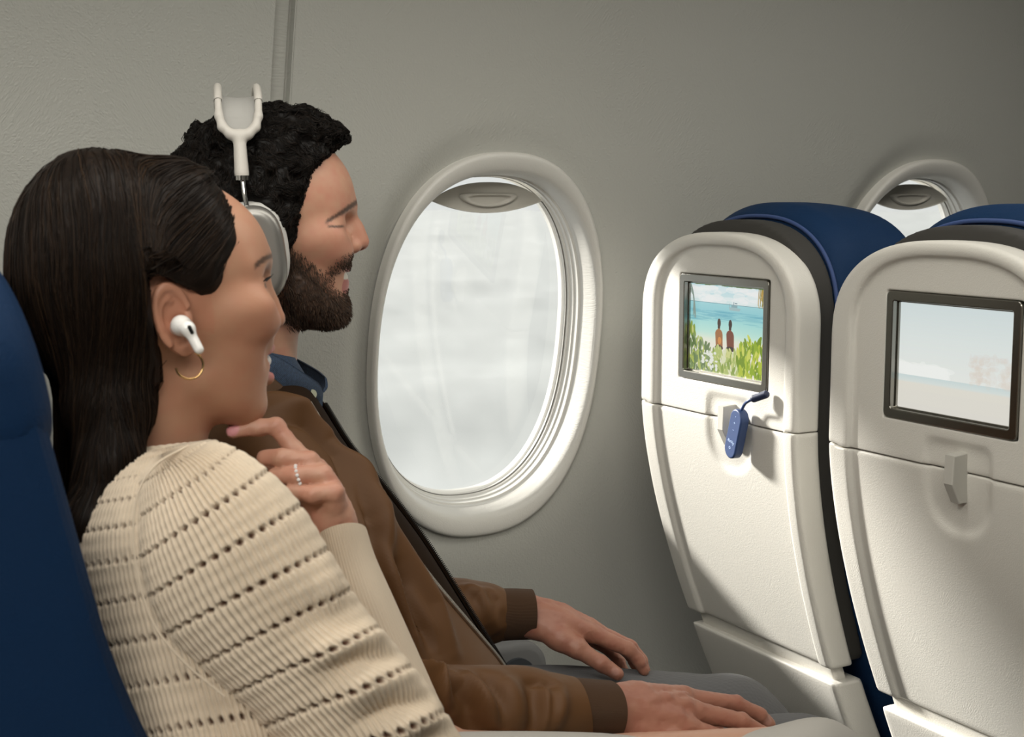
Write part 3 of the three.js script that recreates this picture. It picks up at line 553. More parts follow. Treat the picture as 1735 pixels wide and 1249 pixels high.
function loft(rows, nu, nv, { disp, v0 = 0, v1 = 1, capStart = 0, capEnd = 0, power = 2 } = {}) {
  const closed = v1 - v0 >= 0.9999, point = (u, v) => {
    let k = 1, q = u; if (capStart && u < capStart) { k = Math.sqrt(Math.max(0, 1 - (1 - u / capStart) ** 2)); } if (capEnd && u > 1 - capEnd) { k = Math.sqrt(Math.max(0, 1 - (1 - (1 - u) / capEnd) ** 2)); }
    const r = along(rows, q), t = v * Math.PI * 2, c = Math.cos(t), s = Math.sin(t), e = 2 / power, C = Math.sign(c) * Math.pow(Math.abs(c), e) * k, Z = Math.sign(s) * Math.pow(Math.abs(s), e) * k;
    return [r[0] + r[3] * C + r[6] * Z, r[1] + r[4] * C + r[7] * Z, r[2] + r[5] * C + r[8] * Z];
  };
  const g = gridMesh(nu, nv, (u, v) => point(u, v0 + (v1 - v0) * v), closed);
  // faces outwards
  { const a = along(rows, 0.5), p = g.attributes.position, n = g.attributes.normal, m = closed ? nv : nv + 1, i = Math.floor(nu / 2) * m + Math.floor(m * 0.3), dx = p.getX(i) - a[0], dy = p.getY(i) - a[1], dz = p.getZ(i) - a[2];
    if (dx * n.getX(i) + dy * n.getY(i) + dz * n.getZ(i) < 0) { const ix = g.index.array; for (let t = 0; t < ix.length; t += 3) { const q = ix[t]; ix[t] = ix[t + 1]; ix[t + 1] = q; } g.computeVertexNormals(); } }
  if (disp) {
    const p = g.attributes.position, n = g.attributes.normal, m = closed ? nv : nv + 1, old = p.array.slice(), on = n.array.slice();
    for (let i = 0; i < p.count; i++) { const u = Math.floor(i / m) / nu, v = v0 + (v1 - v0) * (i % m) / nv, d = disp(u, v, old[3 * i], old[3 * i + 1], old[3 * i + 2]); p.setXYZ(i, old[3 * i] + on[3 * i] * d, old[3 * i + 1] + on[3 * i + 1] * d, old[3 * i + 2] + on[3 * i + 2] * d); }
    g.computeVertexNormals();
  }
  g.userData.point = point;
  return g;
}
function snapTo(g, px, py) {                                            // the place of a surface that lies under a photograph pixel
  const p = g.attributes.position, d = at(px, py, 1).sub(camera.position).normalize(), c = camera.position; let best = 1e9, hit = null;
  for (let i = 0; i < p.count; i++) { const x = p.getX(i) - c.x, y = p.getY(i) - c.y, z = p.getZ(i) - c.z, t = x * d.x + y * d.y + z * d.z, e = Math.hypot(x - d.x * t, y - d.y * t, z - d.z * t), k = Math.max(e, 0.006) + 0.35 * t; if (k < best) { best = k; hit = i; } }
  return V(p.getX(hit), p.getY(hit), p.getZ(hit));
}
const onSurface = (g, lines) => creases(lines.map(([w, h, ...pts]) => ({ w, h, pts: pts.map(([x, y]) => snapTo(g, x, y)) })));
function creases(list) {                                               // soft ridges and grooves along lines in space
  const L = list.map(({ pts, w, h }) => ({ p: pts.map((q) => q.toArray()), w, h }));
  return (x, y, z) => {
    let s = 0;
    for (const { p, w, h } of L) {
      let best = 1e9, bt = 0; const n = p.length - 1;
      for (let i = 0; i < n; i++) {
        const a = p[i], b = p[i + 1], bx = b[0] - a[0], by = b[1] - a[1], bz = b[2] - a[2], t = clamp(((x - a[0]) * bx + (y - a[1]) * by + (z - a[2]) * bz) / (bx * bx + by * by + bz * bz), 0, 1), d = (x - a[0] - bx * t) ** 2 + (y - a[1] - by * t) ** 2 + (z - a[2] - bz * t) ** 2;
        if (d < best) { best = d; bt = (i + t) / n; }
      }
      if (best < 9 * w * w) s += h * Math.exp(-best / (w * w)) * Math.pow(Math.sin(Math.PI * clamp(0.06 + 0.88 * bt, 0, 1)), 0.6);
    }
    return s;
  };
}
function sheet(A, B, nu, nv, thick, bow = 0) {                         // a thick sheet between two edges given as lists of points
  const a = A.map((p) => p.toArray()), b = B.map((p) => p.toArray());
  const mid = gridMesh(nu, nv, (u, v) => { const p = along(a, v), q = along(b, v); return p.map((x, i) => mix(x, q[i], u)); });
  const n = mid.attributes.normal, p = mid.attributes.position, P = [], I = [], m = nv + 1, N = p.count;
  for (const s of [1, -1]) for (let i = 0; i < N; i++) { const u = Math.floor(i / m) / nu, k = s * thick / 2 + bow * Math.sin(Math.PI * u); P.push(p.getX(i) + n.getX(i) * k, p.getY(i) + n.getY(i) * k, p.getZ(i) + n.getZ(i) * k); }
  const ix = mid.index.array; for (let t = 0; t < ix.length; t += 3) { I.push(ix[t], ix[t + 1], ix[t + 2], N + ix[t], N + ix[t + 2], N + ix[t + 1]); }
  const edge = []; for (let j = 0; j < nv; j++) edge.push([j, j + 1], [nu * m + j + 1, nu * m + j]); for (let i = 0; i < nu; i++) edge.push([(i + 1) * m, i * m], [i * m + nv, (i + 1) * m + nv]);
  for (const [e, f] of edge) I.push(e, N + e, f, f, N + e, N + f);
  const g = new THREE.BufferGeometry(); g.setAttribute('position', new THREE.Float32BufferAttribute(P, 3)); g.setIndex(I); g.computeVertexNormals();
  return g;
}
function chainField(chain) {                                           // [x, y, z, r] joints -> distance
  const n = chain.length - 1;
  return (x, y, z) => { let d = 1e9; for (let i = 0; i < n; i++) { const e = dCap(x, y, z, chain[i], chain[i + 1], chain[i][3], chain[i + 1][3]); d = i ? smin(d, e, 0.004) : e; } return d; };
}
const jp = (px, py, depth, mm) => [...at(px, py, depth).toArray(), mm / 1000];
function boundsOf(chains, pad) { const lo = [1e9, 1e9, 1e9], hi = [-1e9, -1e9, -1e9]; for (const c of chains) for (const q of c) for (let i = 0; i < 3; i++) { lo[i] = Math.min(lo[i], q[i] - q[3] - pad); hi[i] = Math.max(hi[i], q[i] + q[3] + pad); } return [lo, hi]; }
function handMesh(palm, fingers, cell, color, nails = [], extra) {
  const pf = palm.map(chainField), ff = fingers.map(chainField);
  const f = (x, y, z) => {
    let d = pf[0](x, y, z); for (let i = 1; i < pf.length; i++) d = smin(d, pf[i](x, y, z), 0.013);
    let e = 1e9; for (const k of ff) e = e > 1e8 ? k(x, y, z) : smin(e, k(x, y, z), 0.0012);
    d = smin(d, e, 0.008);
    if (extra) d = extra(d, x, y, z);
    d += 0.00035 * noise(x * 420, y * 420, z * 420) + 0.0005 * noise(x * 150, y * 150, z * 150);
    return d;
  };
  const [lo, hi] = boundsOf([...palm, ...fingers], 0.006), g = netMesh(f, lo, hi, cell, 1.6);
  tint(g, (x, y, z) => { const k = fbm(x * 90, y * 90, z * 90, 3); let c = mix3(color.skin, color.red, clamp(0.3 + 0.7 * k, 0, 1)); for (const n of nails) { const d = Math.hypot(x - n.p[0], y - n.p[1], z - n.p[2]); if (d < n.r) c = mix3(c, n.c, 0.85 * (1 - sstep(0.72, 1, d / n.r))); } return c; });
  return g;
}
// ---------------------------------------------------------------- the man
const man = thing('person', 'man in a brown zip jacket wearing big grey headphones, smiling', 'person', [0.45, 0.45, -1.5]);
const intoMan = new THREE.Matrix4().makeTranslation(-0.45, -0.45, 1.5);
const manHeadM = intoMan.clone().multiply(frameAt(455, 402, 1.56, 2, 0));
const manHead = headField({ cr: [97, 92, 76], tipX: 112, tipY: -7, closed: true, socket: 13, lidX: 70, faceX: 50, jaw: 1.04, brow: 1.05, chinX: 67, chinY: 3, muz: 60, neckA: [-18, -50, 0], neckB: [-32, -190, 0], neckR: [52, 58], gap: 11, lipX: 80, mouthY: -46, lip: 4.6, mouthW: 25 });
// hair and beard masks, in head millimetres
const curve1 = (rows, t) => { let i = 0; while (i < rows.length - 2 && t > rows[i + 1][0]) i++; const [a, p] = rows[i], [b, q] = rows[i + 1]; return p + (q - p) * clamp((t - a) / (b - a), 0, 1); };
const manLine = [[-30, 12], [-12, 24], [1, 28], [20, 32], [38, 36], [58, 42], [74, 50], [86, 63], [97, 82], [108, 140], [140, 200]];
const manHairLine = (x, y, z) => {                                     // above zero where hair grows on the scalp
  const edge = curve1(manLine, y) + 1.5 * noise(y / 4, z / 4, 3) - x;
  return Math.min(edge, x < -5 ? y + 62 : y + 34);
};
const manBeard = (x, y, z) => {                                        // above zero on the bearded skin
  const a = Math.abs(z);
  const line = Math.max(-12 - 0.85 * (x - 24), -40 + 0.84 * (x - 56)) - y;
  const jaw = Math.min(x - 6, line * 0.8, y + 99 + 0.06 * x);
  const lips = Math.max(67 - x + 0.10 * (y + 48), Math.abs(y + 48) - 13.5 + (x < 76 ? (76 - x) * 0.9 : 0));
  const under = y < -92 && x < 30 ? x - 20 : 99;
  return Math.min(jaw, lips * 1.0, under, x > 66 ? -19.5 - y : 99, x > 66 && y > -30 ? 90 - x : 99);
};
const manBodyParts = [];
{
  const g = netMesh(manHead, [-105, -175, -90], [126, 135, 90], 2.1);
  const skin = [0.55, 0.305, 0.20], red = [0.52, 0.20, 0.14], lip = [0.44, 0.135, 0.12], teeth = [0.72, 0.68, 0.6], brow = [0.02, 0.013, 0.010];
  tint(g, (x, y, z) => {
    const a = Math.abs(z), k = fbm(x / 9, y / 9, z / 9, 3); let c = mix3(skin, red, clamp(0.25 + 0.5 * k, 0, 0.7));
    c = mix3(c, red, 0.75 * Math.exp(-((x - 106) ** 2 + (y + 10) ** 2 + z * z) / 250) + 0.55 * Math.exp(-((x - 66) ** 2 + (y + 12) ** 2 + (a - 46) ** 2) / 500));
    c = mix3(c, [0.11, 0.052, 0.030], 0.7 * sstep(-5, 14, manBeard(x, y, z)) * (0.75 + 0.25 * noise(x / 1.5, y / 1.5, z / 1.5)));   // stubble
    const by = 37 - 0.56 * (94 - x);                                    // eyebrow, running down towards the temple
    c = mix3(c, brow, 0.85 * (1 - sstep(1.6, 4.4, Math.abs(y - by) + 0.8 * noise(x / 2, y / 2, z / 2) + 0.05 * Math.max(0, 80 - x))) * sstep(6, 10, a) * sstep(57, 62, x));
    c = mix3(c, brow, 0.8 * (1 - sstep(0.8, 2.0, Math.abs(y - 12.5 - 0.008 * (x - 72) ** 2 - 0.02 * (84 - x)))) * sstep(14, 16, a) * sstep(60, 64, x) * (1 - sstep(79, 82, x)));
    const t = clamp((x - 67) / 15, 0, 1), yu = mix(-43, -38.5, t), yl = mix(-46, -57, t);   // the open, smiling mouth
    if (x > 64 && a < 32) {
      const rim = Math.max(y - yu - 4.5 * (0.4 + 0.6 * t), yl - 6 * (0.35 + 0.65 * t) - y, 66 - x);
      c = mix3(c, lip, 0.95 * (1 - sstep(-1, 1.2, rim)));
      if (y < yu - 0.8 && y > Math.max(yl + 3.5, yu - 7.5) && t > 0.15) c = teeth;
    }
    return c;
  });
  manBodyParts.push(strip(xf(g, manHeadM)));
}
{
  const hairField = (x, y, z) => {
    const m = manHairLine(x, y, z); let th = 15 * sstep(-4, 14, m) + 9 * sstep(70, 125, y) * sstep(0, 20, m) + 1 * sstep(20, 75, x) * sstep(75, 110, y);
    th *= 1 - 0.55 * sstep(48, 84, x) * (1 - sstep(98, 112, y)); th += 5 * sstep(30, 60, x) * sstep(104, 120, y) * sstep(0, 14, m);
    const press = 9 * Math.exp(-(((x + 31) / 24) ** 2)) * sstep(70, 110, y);
    const c = 8 * noise(x / 13, y / 13, z / 13) + 3.5 * noise(x / 5.5 + 9, y / 5.5, z / 5.5);
    return manHead(x, y, z) - (m < -6 ? -6 : th + c * sstep(0, 12, m) * 0.8 - 5 - press);
  };
  const g = netMesh(hairField, [-135, -80, -110], [125, 170, 110], 2.6, 2.2);
  tint(g, (x, y, z) => { const k = 0.5 + 0.5 * noise(x / 3, y / 3, z / 3); return [0.004 + 0.005 * k, 0.0034 + 0.004 * k, 0.003 + 0.0035 * k]; });
  const S = strandSet(), R = rng(77);
  for (const q of surfaceSpots(g, 11500, 31, (q) => manHairLine(q[0], q[1], q[2]) > -3 && q[2] > -40 && !(q[2] > 30 && Math.hypot((q[0] + 23) / 49, (q[1] + 13) / 61) < 1))) {
    let [x, y, z] = q; const pts = [], lift = 0.3 + 2.6 * R() * R(), n = 9, st = (y > 60 ? 3.4 : 2.6) * (0.7 + 0.5 * R()), own = (R() - 0.5) * 0.9;
    if (Math.abs(x + 31) < 21 && y > 112) continue;
    for (let i = 0; i < n; i++) {
      const e = 1.5, f = hairField(x, y, z); let a = hairField(x + e, y, z) - f, b = hairField(x, y + e, z) - f, c = hairField(x, y, z + e) - f; const l = Math.hypot(a, b, c) || 1; a /= l; b /= l; c /= l;
      const to = i === 0 ? -1.5 : lift * Math.min(1, i / 3) + (i > 6 ? 0.5 * (i - 6) : 0), k = clamp(f - to, -3, 3); x -= a * k; y -= b * k; z -= c * k; pts.push([x, y, z]);
      // locks that run forward on top and down at the sides, turning in waves
      const up = sstep(50, 110, y); let dx = mix(0.25, 0.95, up), dy = mix(-0.95, -0.15, up), dz = 0.25 * up; if (x < -30) { dx = mix(-0.1, 0.5, up); dy = -0.9; }
      const dn = dx * a + dy * b + dz * c; dx -= dn * a; dy -= dn * b; dz -= dn * c; const m = Math.hypot(dx, dy, dz) || 1; dx /= m; dy /= m; dz /= m;
      const w = 1.5 * noise(x / 11, y / 11, z / 11) + 0.7 * noise(x / 5 + 20, y / 5, z / 5) + own, cw = Math.cos(w), sw = Math.sin(w), ux = b * dz - c * dy, uy = c * dx - a * dz, uz = a * dy - b * dx;
      x += (dx * cw + ux * sw) * st; y += (dy * cw + uy * sw) * st; z += (dz * cw + uz * sw) * st;
    }
    const k = R(), c = [0.005 + 0.016 * k * k, 0.0042 + 0.011 * k * k, 0.0036 + 0.008 * k * k];
    S.add(pts, 0.42, c);
  }
  mesh('hair', mergeGeometries([strip(xf(g, manHeadM)), xf(S.build(), manHeadM)]), M.hair, man);
}
{
  const field = (x, y, z) => { const m = manBeard(x, y, z); return manHead(x, y, z) - (m < -5 ? -5 : 6.0 * sstep(4, 22, m) * (y < -72 ? 1.1 : 1) * (x > 56 && y > -44 ? 0.8 : 1) + 1.6 * noise(x / 4, y / 4, z / 4) * sstep(4, 12, m) - 3.0); };
  const g = netMesh(field, [0, -135, -85], [120, 0, 85], 2.2, 2.0);
  const dark = [0.022, 0.012, 0.007], warm = [0.085, 0.040, 0.020];
  tint(g, (x, y, z) => mix3(dark, warm, clamp(0.35 + 0.5 * noise(x / 2.5, y / 2.5, z / 2.5), 0, 1)));
  const S = strandSet(), R = rng(91);
  const skinG = netMesh(manHead, [0, -130, -85], [120, 0, 85], 3.5);
  for (const q of surfaceSpots(skinG, 7600, 12, (q, r) => manBeard(q[0], q[1], q[2]) > -4 + 16 * r() * r() && q[5] > -0.75)) {
    const [x, y, z, nx, ny, nz] = q, m = manBeard(x, y, z), len = (x > 56 && y > -66 ? 0.5 : 1) * (4 + 4.5 * R()) * (0.55 + 0.45 * sstep(0, 10, m)) * (y < -70 ? 1.15 : 1), pts = [], px = [x, y, z];
    let vx = nx + 0.35 + (R() - 0.5) * 0.7, vy = ny - 0.9 + (R() - 0.5) * 0.5, vz = nz + (R() - 0.5) * 0.7;
    for (let i = 0; i < 5; i++) { pts.push([...px]); const l = Math.hypot(vx, vy, vz) || 1; px[0] += vx / l * len / 4; px[1] += vy / l * len / 4; px[2] += vz / l * len / 4; vy -= 0.25; vx -= 0.05; }
    const k = R(); S.add(pts, 0.34, mix3(dark, warm, k), mix3(dark, [0.10, 0.052, 0.026], k));
  }
  mesh('beard', mergeGeometries([strip(xf(g, manHeadM)), xf(S.build(), manHeadM)]), M.beard, man);
}
{ // ---------------------------------------------------------------- headphones on the man
  const o = thing('headphones', 'silver over-ear headphones with a light grey band on the man', 'headphones', [0.45, 1.2, -1.5]);
  const m = new THREE.Matrix4().makeTranslation(-0.45, -1.2, 1.5).multiply(frameAt(455, 402, 1.56, 2, 0));
  const alu = phys({ color: new THREE.Color().setRGB(0.30, 0.29, 0.27), roughness: 0.38, metalness: 0.7 }), cream = std({ color: new THREE.Color().setRGB(0.58, 0.55, 0.50), roughness: 0.5 }), fabric = std({ color: new THREE.Color().setRGB(0.55, 0.54, 0.51), roughness: 0.95, bumpMap: withRepeat(fineGrain, 3), bumpScale: 0.0005 }), steel = phys({ color: new THREE.Color().setRGB(0.75, 0.74, 0.72), roughness: 0.12, metalness: 1 });
  for (const s of [1, -1]) {
    const side = (g) => { if (s < 0) { g.scale(1, 1, -1); const ix = g.index.array; for (let i = 0; i < ix.length; i += 3) { const q = ix[i]; ix[i] = ix[i + 1]; ix[i + 1] = q; } } g.computeVertexNormals(); return xf(g, m); };
    const cx = -25, cy = -15, rot = 0.12, cs = Math.cos(rot), sn = Math.sin(rot), inCup = (f) => (x, y, z) => { const X = x - cx, Y = y - cy; return f(X * cs + Y * sn, -X * sn + Y * cs, z); };
    const cup = mesh('ear_cup', side(netMesh(inCup((X, Y, z) => { const r = Math.hypot(X, Y) + 1e-6, d = r - superR(X / r, Y / r, 39, 51, 2.9); return rr(d, Math.abs(z - 105) - 13, 11); }), [-78, -80, 86], [28, 50, 124], 1.8)), alu, o);
    mesh('cup_seam', side(netMesh(inCup((X, Y, z) => { const r = Math.hypot(X, Y) + 1e-6, d = r - superR(X / r, Y / r, 37.5, 49.5, 2.9); return Math.max(d, Math.abs(z - 91) - 2.4); }), [-78, -80, 84], [28, 50, 98], 1.8)), M.black, cup);
    mesh('ear_cushion', side(netMesh(inCup((X, Y, z) => { const r = Math.hypot(X, Y) + 1e-6, d = Math.hypot(X - 4, Y - 3) - superR((X - 4) / (Math.hypot(X - 4, Y - 3) + 1e-6), (Y - 3) / (Math.hypot(X - 4, Y - 3) + 1e-6), 40, 52, 2.5); return smax(rr(d, Math.abs(z - 80) - 11, 9), -Math.max(r - 22, 80 - z - 20), 2); }), [-80, -82, 64], [40, 60, 94], 1.5)), fabric, o);
    mesh('stem', xf(new THREE.TubeGeometry(new THREE.CatmullRomCurve3([V(-24, 30, s * 100), V(-27, 46, s * 98), V(-29, 70, s * 93)]), 16, 2.6, 12), m), steel, o);
    mesh('collar_ring', xf(new THREE.CylinderGeometry(7.4, 7.4, 5, 24).translate(-29, 65, s * 94), m), steel, o);
    // arm that forks into the two rails of the band
    const arm = (x, y, z) => { let d = dCap(x, y, z, [-29.5, 69, 93], [-31, 110, 83], 7.6, 6.4); for (const k of [-1, 1]) { const P = [[-31, 107, 83.5], [-31 + k * 9, 110.5, 83], [-31 + k * 17, 118, 80.5], [-31 + k * 20.5, 130, 76], [-31 + k * 21, 146, 66]]; for (let i = 0; i < 4; i++) d = smin(d, dCap(x, y, z, P[i], P[i + 1], 5.6 - 0.5 * i, 5.1 - 0.4 * i), 4); } return d; };
    mesh('arm', side(netMesh(arm, [-64, 58, 56], [4, 156, 104], 1.8)), cream, o);
  }
  for (const k of [-1, 1]) { const pts = []; for (let i = 0; i <= 24; i++) { const t = mix(-1, 1, i / 24), z = 66 * t; pts.push(V(-31 + k * 21, 146 + 19 * (1 - t * t) ** 0.75, z)); } mesh('band_rail', xf(tubeAlong(pts, 4.4, 60, 12), m), cream, o); }
  const rows = []; for (let i = 0; i <= 30; i++) { const t = mix(-1, 1, i / 30); rows.push([134 + 22 * (1 - t * t) ** 0.7 - 22 * Math.abs(t) ** 3, 80 * Math.sign(t) * Math.abs(t) ** 0.9]); }
  const canopy = gridMesh(30, 14, (u, v) => { const [y, z] = along(rows, u), q = 2 * v - 1, low = Math.abs(z) > 50 ? (Math.abs(z) - 60) / 20.5 : 0; return [-31 + q * 19.5 * Math.sqrt(1 - Math.min(0.93, low * low)), y - 2.5 * (1 - q * q), z]; });
  const under = canopy.clone(); under.translate(0, -1.6, 0); { const ix = under.index.array.slice(); for (let i = 0; i < ix.length; i += 3) { const q = ix[i]; ix[i] = ix[i + 1]; ix[i + 1] = q; } under.setIndex([...ix]); under.computeVertexNormals(); }
  mesh('mesh_canopy', xf(mergeGeometries([canopy, under]), m), fabric, o);
}
{ // ---------------------------------------------------------------- his clothes and hands
  const toMan = (g) => xf(g, intoMan);
  const ribT = noiseTexture(256, (u, v) => 0.5 + 0.5 * Math.cos(u * Math.PI * 2 * 32));
  const jacketCloth = phys({ color: new THREE.Color().setRGB(0.112, 0.051, 0.018), roughness: 0.62, specularIntensity: 0.6, sheen: 0.12, sheenRoughness: 0.35, sheenColor: new THREE.Color().setRGB(0.75, 0.5, 0.3) });
  const ribCloth = std({ color: new THREE.Color().setRGB(0.070, 0.033, 0.013), roughness: 0.9, bumpMap: ribT, bumpScale: 0.0005 });
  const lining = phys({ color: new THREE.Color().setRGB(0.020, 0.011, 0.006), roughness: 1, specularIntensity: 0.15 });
  const weave = noiseTexture(256, (u, v) => { const k = 0.72 + 0.28 * Math.sin((u + v) * Math.PI * 2 * 42) * (0.5 + 0.5 * Math.sin(v * 400)) + 0.35 * torusNoise(u, v, 20, 2); return [0.20 * k + 0.03, 0.27 * k + 0.04, 0.37 * k + 0.05]; }, true);
  const denim = std({ map: weave, roughness: 0.9 });
  const knitGrey = noiseTexture(256, (u, v) => 0.5 + 0.3 * Math.sin(u * Math.PI * 2 * 50) * Math.sin(v * Math.PI * 2 * 50) + 0.4 * torusNoise(u, v, 24, 2));
  const greyCloth = std({ color: new THREE.Color().setRGB(0.115, 0.115, 0.118), roughness: 0.92, bumpMap: knitGrey, bumpScale: 0.0008 });
  const C = (list, depth, w, h) => ({ pts: list.map(([x, y, d]) => at(x, y, d ?? depth)), w, h });
  // torso of the jacket, open down the front
  const rows = [
    facingStation([520, 646], [385, 640], 1.56, 0.085), facingStation([549, 692], [335, 690], 1.56, 0.160), facingStation([590, 756], [315, 790], 1.56, 0.205),
    facingStation([648, 826], [315, 880], 1.56, 0.212), facingStation([712, 910], [340, 980], 1.56, 0.206), facingStation([770, 1000], [395, 1080], 1.56, 0.20), facingStation([818, 1078], [450, 1160], 1.56, 0.195), facingStation([852, 1136], [500, 1230], 1.56, 0.195), facingStation([870, 1190], [540, 1300], 1.56, 0.195),
  ];
  const bare = loft(rows, 90, 160), fold = onSurface(bare, [
    [0.008, 0.009, [455, 690], [510, 700], [562, 745], [600, 810], [612, 880]], [0.010, 0.010, [440, 676], [500, 688], [540, 702]], [0.005, -0.006, [468, 712], [520, 722], [570, 768], [596, 830], [602, 890]],
    [0.012, 0.016, [572, 735], [604, 800], [640, 870], [655, 960], [692, 1060], [708, 1120]], [0.008, -0.012, [556, 722], [588, 790], [618, 870]],
    [0.010, 0.010, [636, 850], [688, 930], [738, 1020], [772, 1100]], [0.012, 0.018, [606, 880], [620, 960], [645, 1040], [655, 1110]], [0.008, -0.014, [628, 880], [640, 980], [672, 1070], [690, 1110]],
    [0.008, -0.010, [676, 960], [715, 1050], [742, 1110]], [0.006, 0.007, [585, 760], [625, 815], [660, 870]], [0.007, -0.008, [640, 900], [680, 980], [706, 1060]], [0.007, 0.008, [700, 1000], [730, 1060], [750, 1115]],
  ]);
  const vN = (u) => 0.118 - 0.075 * sstep(0.50, 0.98, u) + 0.012 * (1 - sstep(0, 0.2, u)), vF = (u) => -0.012;
  const torso = (grow, va, vb, nu, nv) => {
    const base = loft(rows, nu, nv, { v0: 0, v1: 1 }).userData.point;
    return (u, v) => base(u, v);
  };
  const base = torso();
  const jacketGeo = (() => {
    const nu = 150, nv = 260;
    const g = gridMesh(nu, nv, (q, v) => { const u = mix(0.105, 1, q); return base(u, mix(vN(u), 1 + vF(u), v)); });
    const p = g.attributes.position, n = g.attributes.normal, m = nv + 1, N = p.count, o = p.array.slice(), on = n.array.slice();
    // outward?
    const c = along(rows, 0.5), k = (75 * m + Math.floor(m * 0.2)) * 3, sgn = (o[k] - c[0]) * on[k] + (o[k + 1] - c[1]) * on[k + 1] + (o[k + 2] - c[2]) * on[k + 2] > 0 ? 1 : -1;
    if (sgn < 0) { const ix = g.index.array; for (let t = 0; t < ix.length; t += 3) { const q = ix[t]; ix[t] = ix[t + 1]; ix[t + 1] = q; } }
    for (let i = 0; i < N; i++) { const u = Math.floor(i / m) / nu, v = (i % m) / nv, d = sgn * (0.004 + 1.25 * fold(o[3 * i], o[3 * i + 1], o[3 * i + 2]) + 0.004 * fbm(o[3 * i] * 9, o[3 * i + 1] * 5, o[3 * i + 2] * 9, 3) * sstep(0, 0.1, v) * sstep(0, 0.1, 1 - v)); p.setXYZ(i, o[3 * i] + on[3 * i] * d, o[3 * i + 1] + on[3 * i + 1] * d, o[3 * i + 2] + on[3 * i + 2] * d); }
    g.computeVertexNormals();
    // rolled edges give the cloth its thickness along the opening
    return g;
  })();
  const jacket = mesh('jacket', toMan(jacketGeo), jacketCloth, man); jacket.userData.label = 'brown satin zip jacket';
  const edgeAt = (u, side, dv = 0, out = 0.005) => { const v = (side > 0 ? vN(u) : vF(u)) + dv, p = base(u, v), c = along(rows, u), q = V(p[0] - c[0], p[1] - c[1], p[2] - c[2]).normalize(); return V(p[0], p[1], p[2]).addScaledVector(q, out); };
  for (const side of [1, -1]) {
    const pts = []; for (let i = 0; i <= 60; i++) pts.push(edgeAt(mix(0.105, 0.965, i / 60), side, 0, 0.004));
    mesh('zip_tape', toMan(tubeAlong(pts, 0.0026, 180, 6)), side > 0 ? ribCloth : lining, jacket).userData.label = 'zip tape along the jacket opening';
    const teeth = [], n = side > 0 ? 250 : 230, tooth = new THREE.BoxGeometry(0.0036, 0.0010, 0.0020);
    for (let i = 0; i < n; i++) {
      const u = mix(0.105, 0.962, i / (n - 1)), p = edgeAt(u, side, side > 0 ? -0.0045 : 0.003, 0.0062), q = edgeAt(Math.min(1, u + 0.004), side, side > 0 ? -0.0045 : 0.003, 0.0062), y = q.clone().sub(p).normalize(), view = camera.position.clone().sub(p).normalize(), x = y.clone().cross(view).normalize(), z = x.clone().cross(y);
      teeth.push(tooth.clone().applyMatrix4(new THREE.Matrix4().makeBasis(x, y, z).setPosition(p)));
    }
    const zt = mesh('zip_teeth', toMan(mergeGeometries(teeth)), side > 0 ? std({ color: new THREE.Color().setRGB(0.62, 0.60, 0.54), roughness: 0.35, metalness: 0.4 }) : std({ color: 0x14110f, roughness: 0.4, metalness: 0.5 }), jacket); zt.userData.kind = 'stuff';
  }
  // dark inner layer seen through the opening
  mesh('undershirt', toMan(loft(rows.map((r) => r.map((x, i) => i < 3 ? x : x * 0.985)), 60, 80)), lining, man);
  // near sleeve
  const near = [[452, 742, 66, 1.44, 0.05], [474, 800, 80, 1.40, 0.062], [500, 890, 86, 1.365, 0.068], [540, 1000, 84, 1.345, 0.068], [596, 1110, 84, 1.335, 0.068], [672, 1186, 82, 1.34, 0.066], [770, 1212, 88, 1.355, 0.064], [870, 1220, 94, 1.385, 0.062], [940, 1216, 78, 1.405, 0.052, 0.006], [978, 1209, 63, 1.42, 0.045, 0.014]];
  const sleeveFold = onSurface(loft(limbStations(near), 80, 80), [
    [0.012, 0.013, [640, 1125], [690, 1122], [735, 1150], [760, 1215]], [0.009, -0.010, [700, 1120], [745, 1130], [785, 1160], [805, 1240]], [0.011, 0.013, [735, 1128], [790, 1145], [835, 1200], [850, 1245]],
    [0.012, -0.011, [660, 1150], [700, 1180], [715, 1240]], [0.014, 0.009, [850, 1140], [880, 1180], [885, 1245]], [0.010, -0.006, [905, 1145], [915, 1190], [905, 1245]], [0.010, 0.007, [945, 1155], [955, 1200], [940, 1245]],
    [0.006, -0.012, [708, 1112], [722, 1140], [716, 1180], [700, 1215]], [0.007, 0.012, [728, 1112], [746, 1138], [752, 1180]], [0.005, -0.008, [775, 1130], [800, 1160], [812, 1200]], [0.006, -0.007, [820, 1135], [848, 1170], [856, 1230]], [0.005, 0.006, [925, 1150], [932, 1190], [926, 1240]], [0.005, -0.006, [900, 1140], [925, 1146], [950, 1160]],
    [0.014, 0.012, [590, 1000], [630, 1060], [650, 1115]], [0.012, -0.009, [570, 930], [605, 1010], [630, 1080]],
  ]);
  mesh('sleeve', toMan(loft(limbStations(near), 170, 110, { capStart: 0.06, disp: (u, v, x, y, z) => 1.35 * sleeveFold(x, y, z) + 0.004 * fbm(x * 14, y * 14, z * 14, 3) })), jacketCloth, man);
  const cuffRows = limbStations([[966, 1209, 61, 1.418, 0.044, 0.016], [985, 1208, 59, 1.422, 0.043, 0.017], [1008, 1208, 57, 1.427, 0.042, 0.018], [1030, 1208, 55, 1.432, 0.042, 0.020]]);
  const cuffUV = (g, s) => { const uv = g.attributes.uv; for (let i = 0; i < uv.count; i++) uv.setXY(i, uv.getX(i) * s, uv.getY(i)); return g; };
  mesh('cuff', toMan(cuffUV(loft(cuffRows, 12, 90), 7)), ribCloth, man);
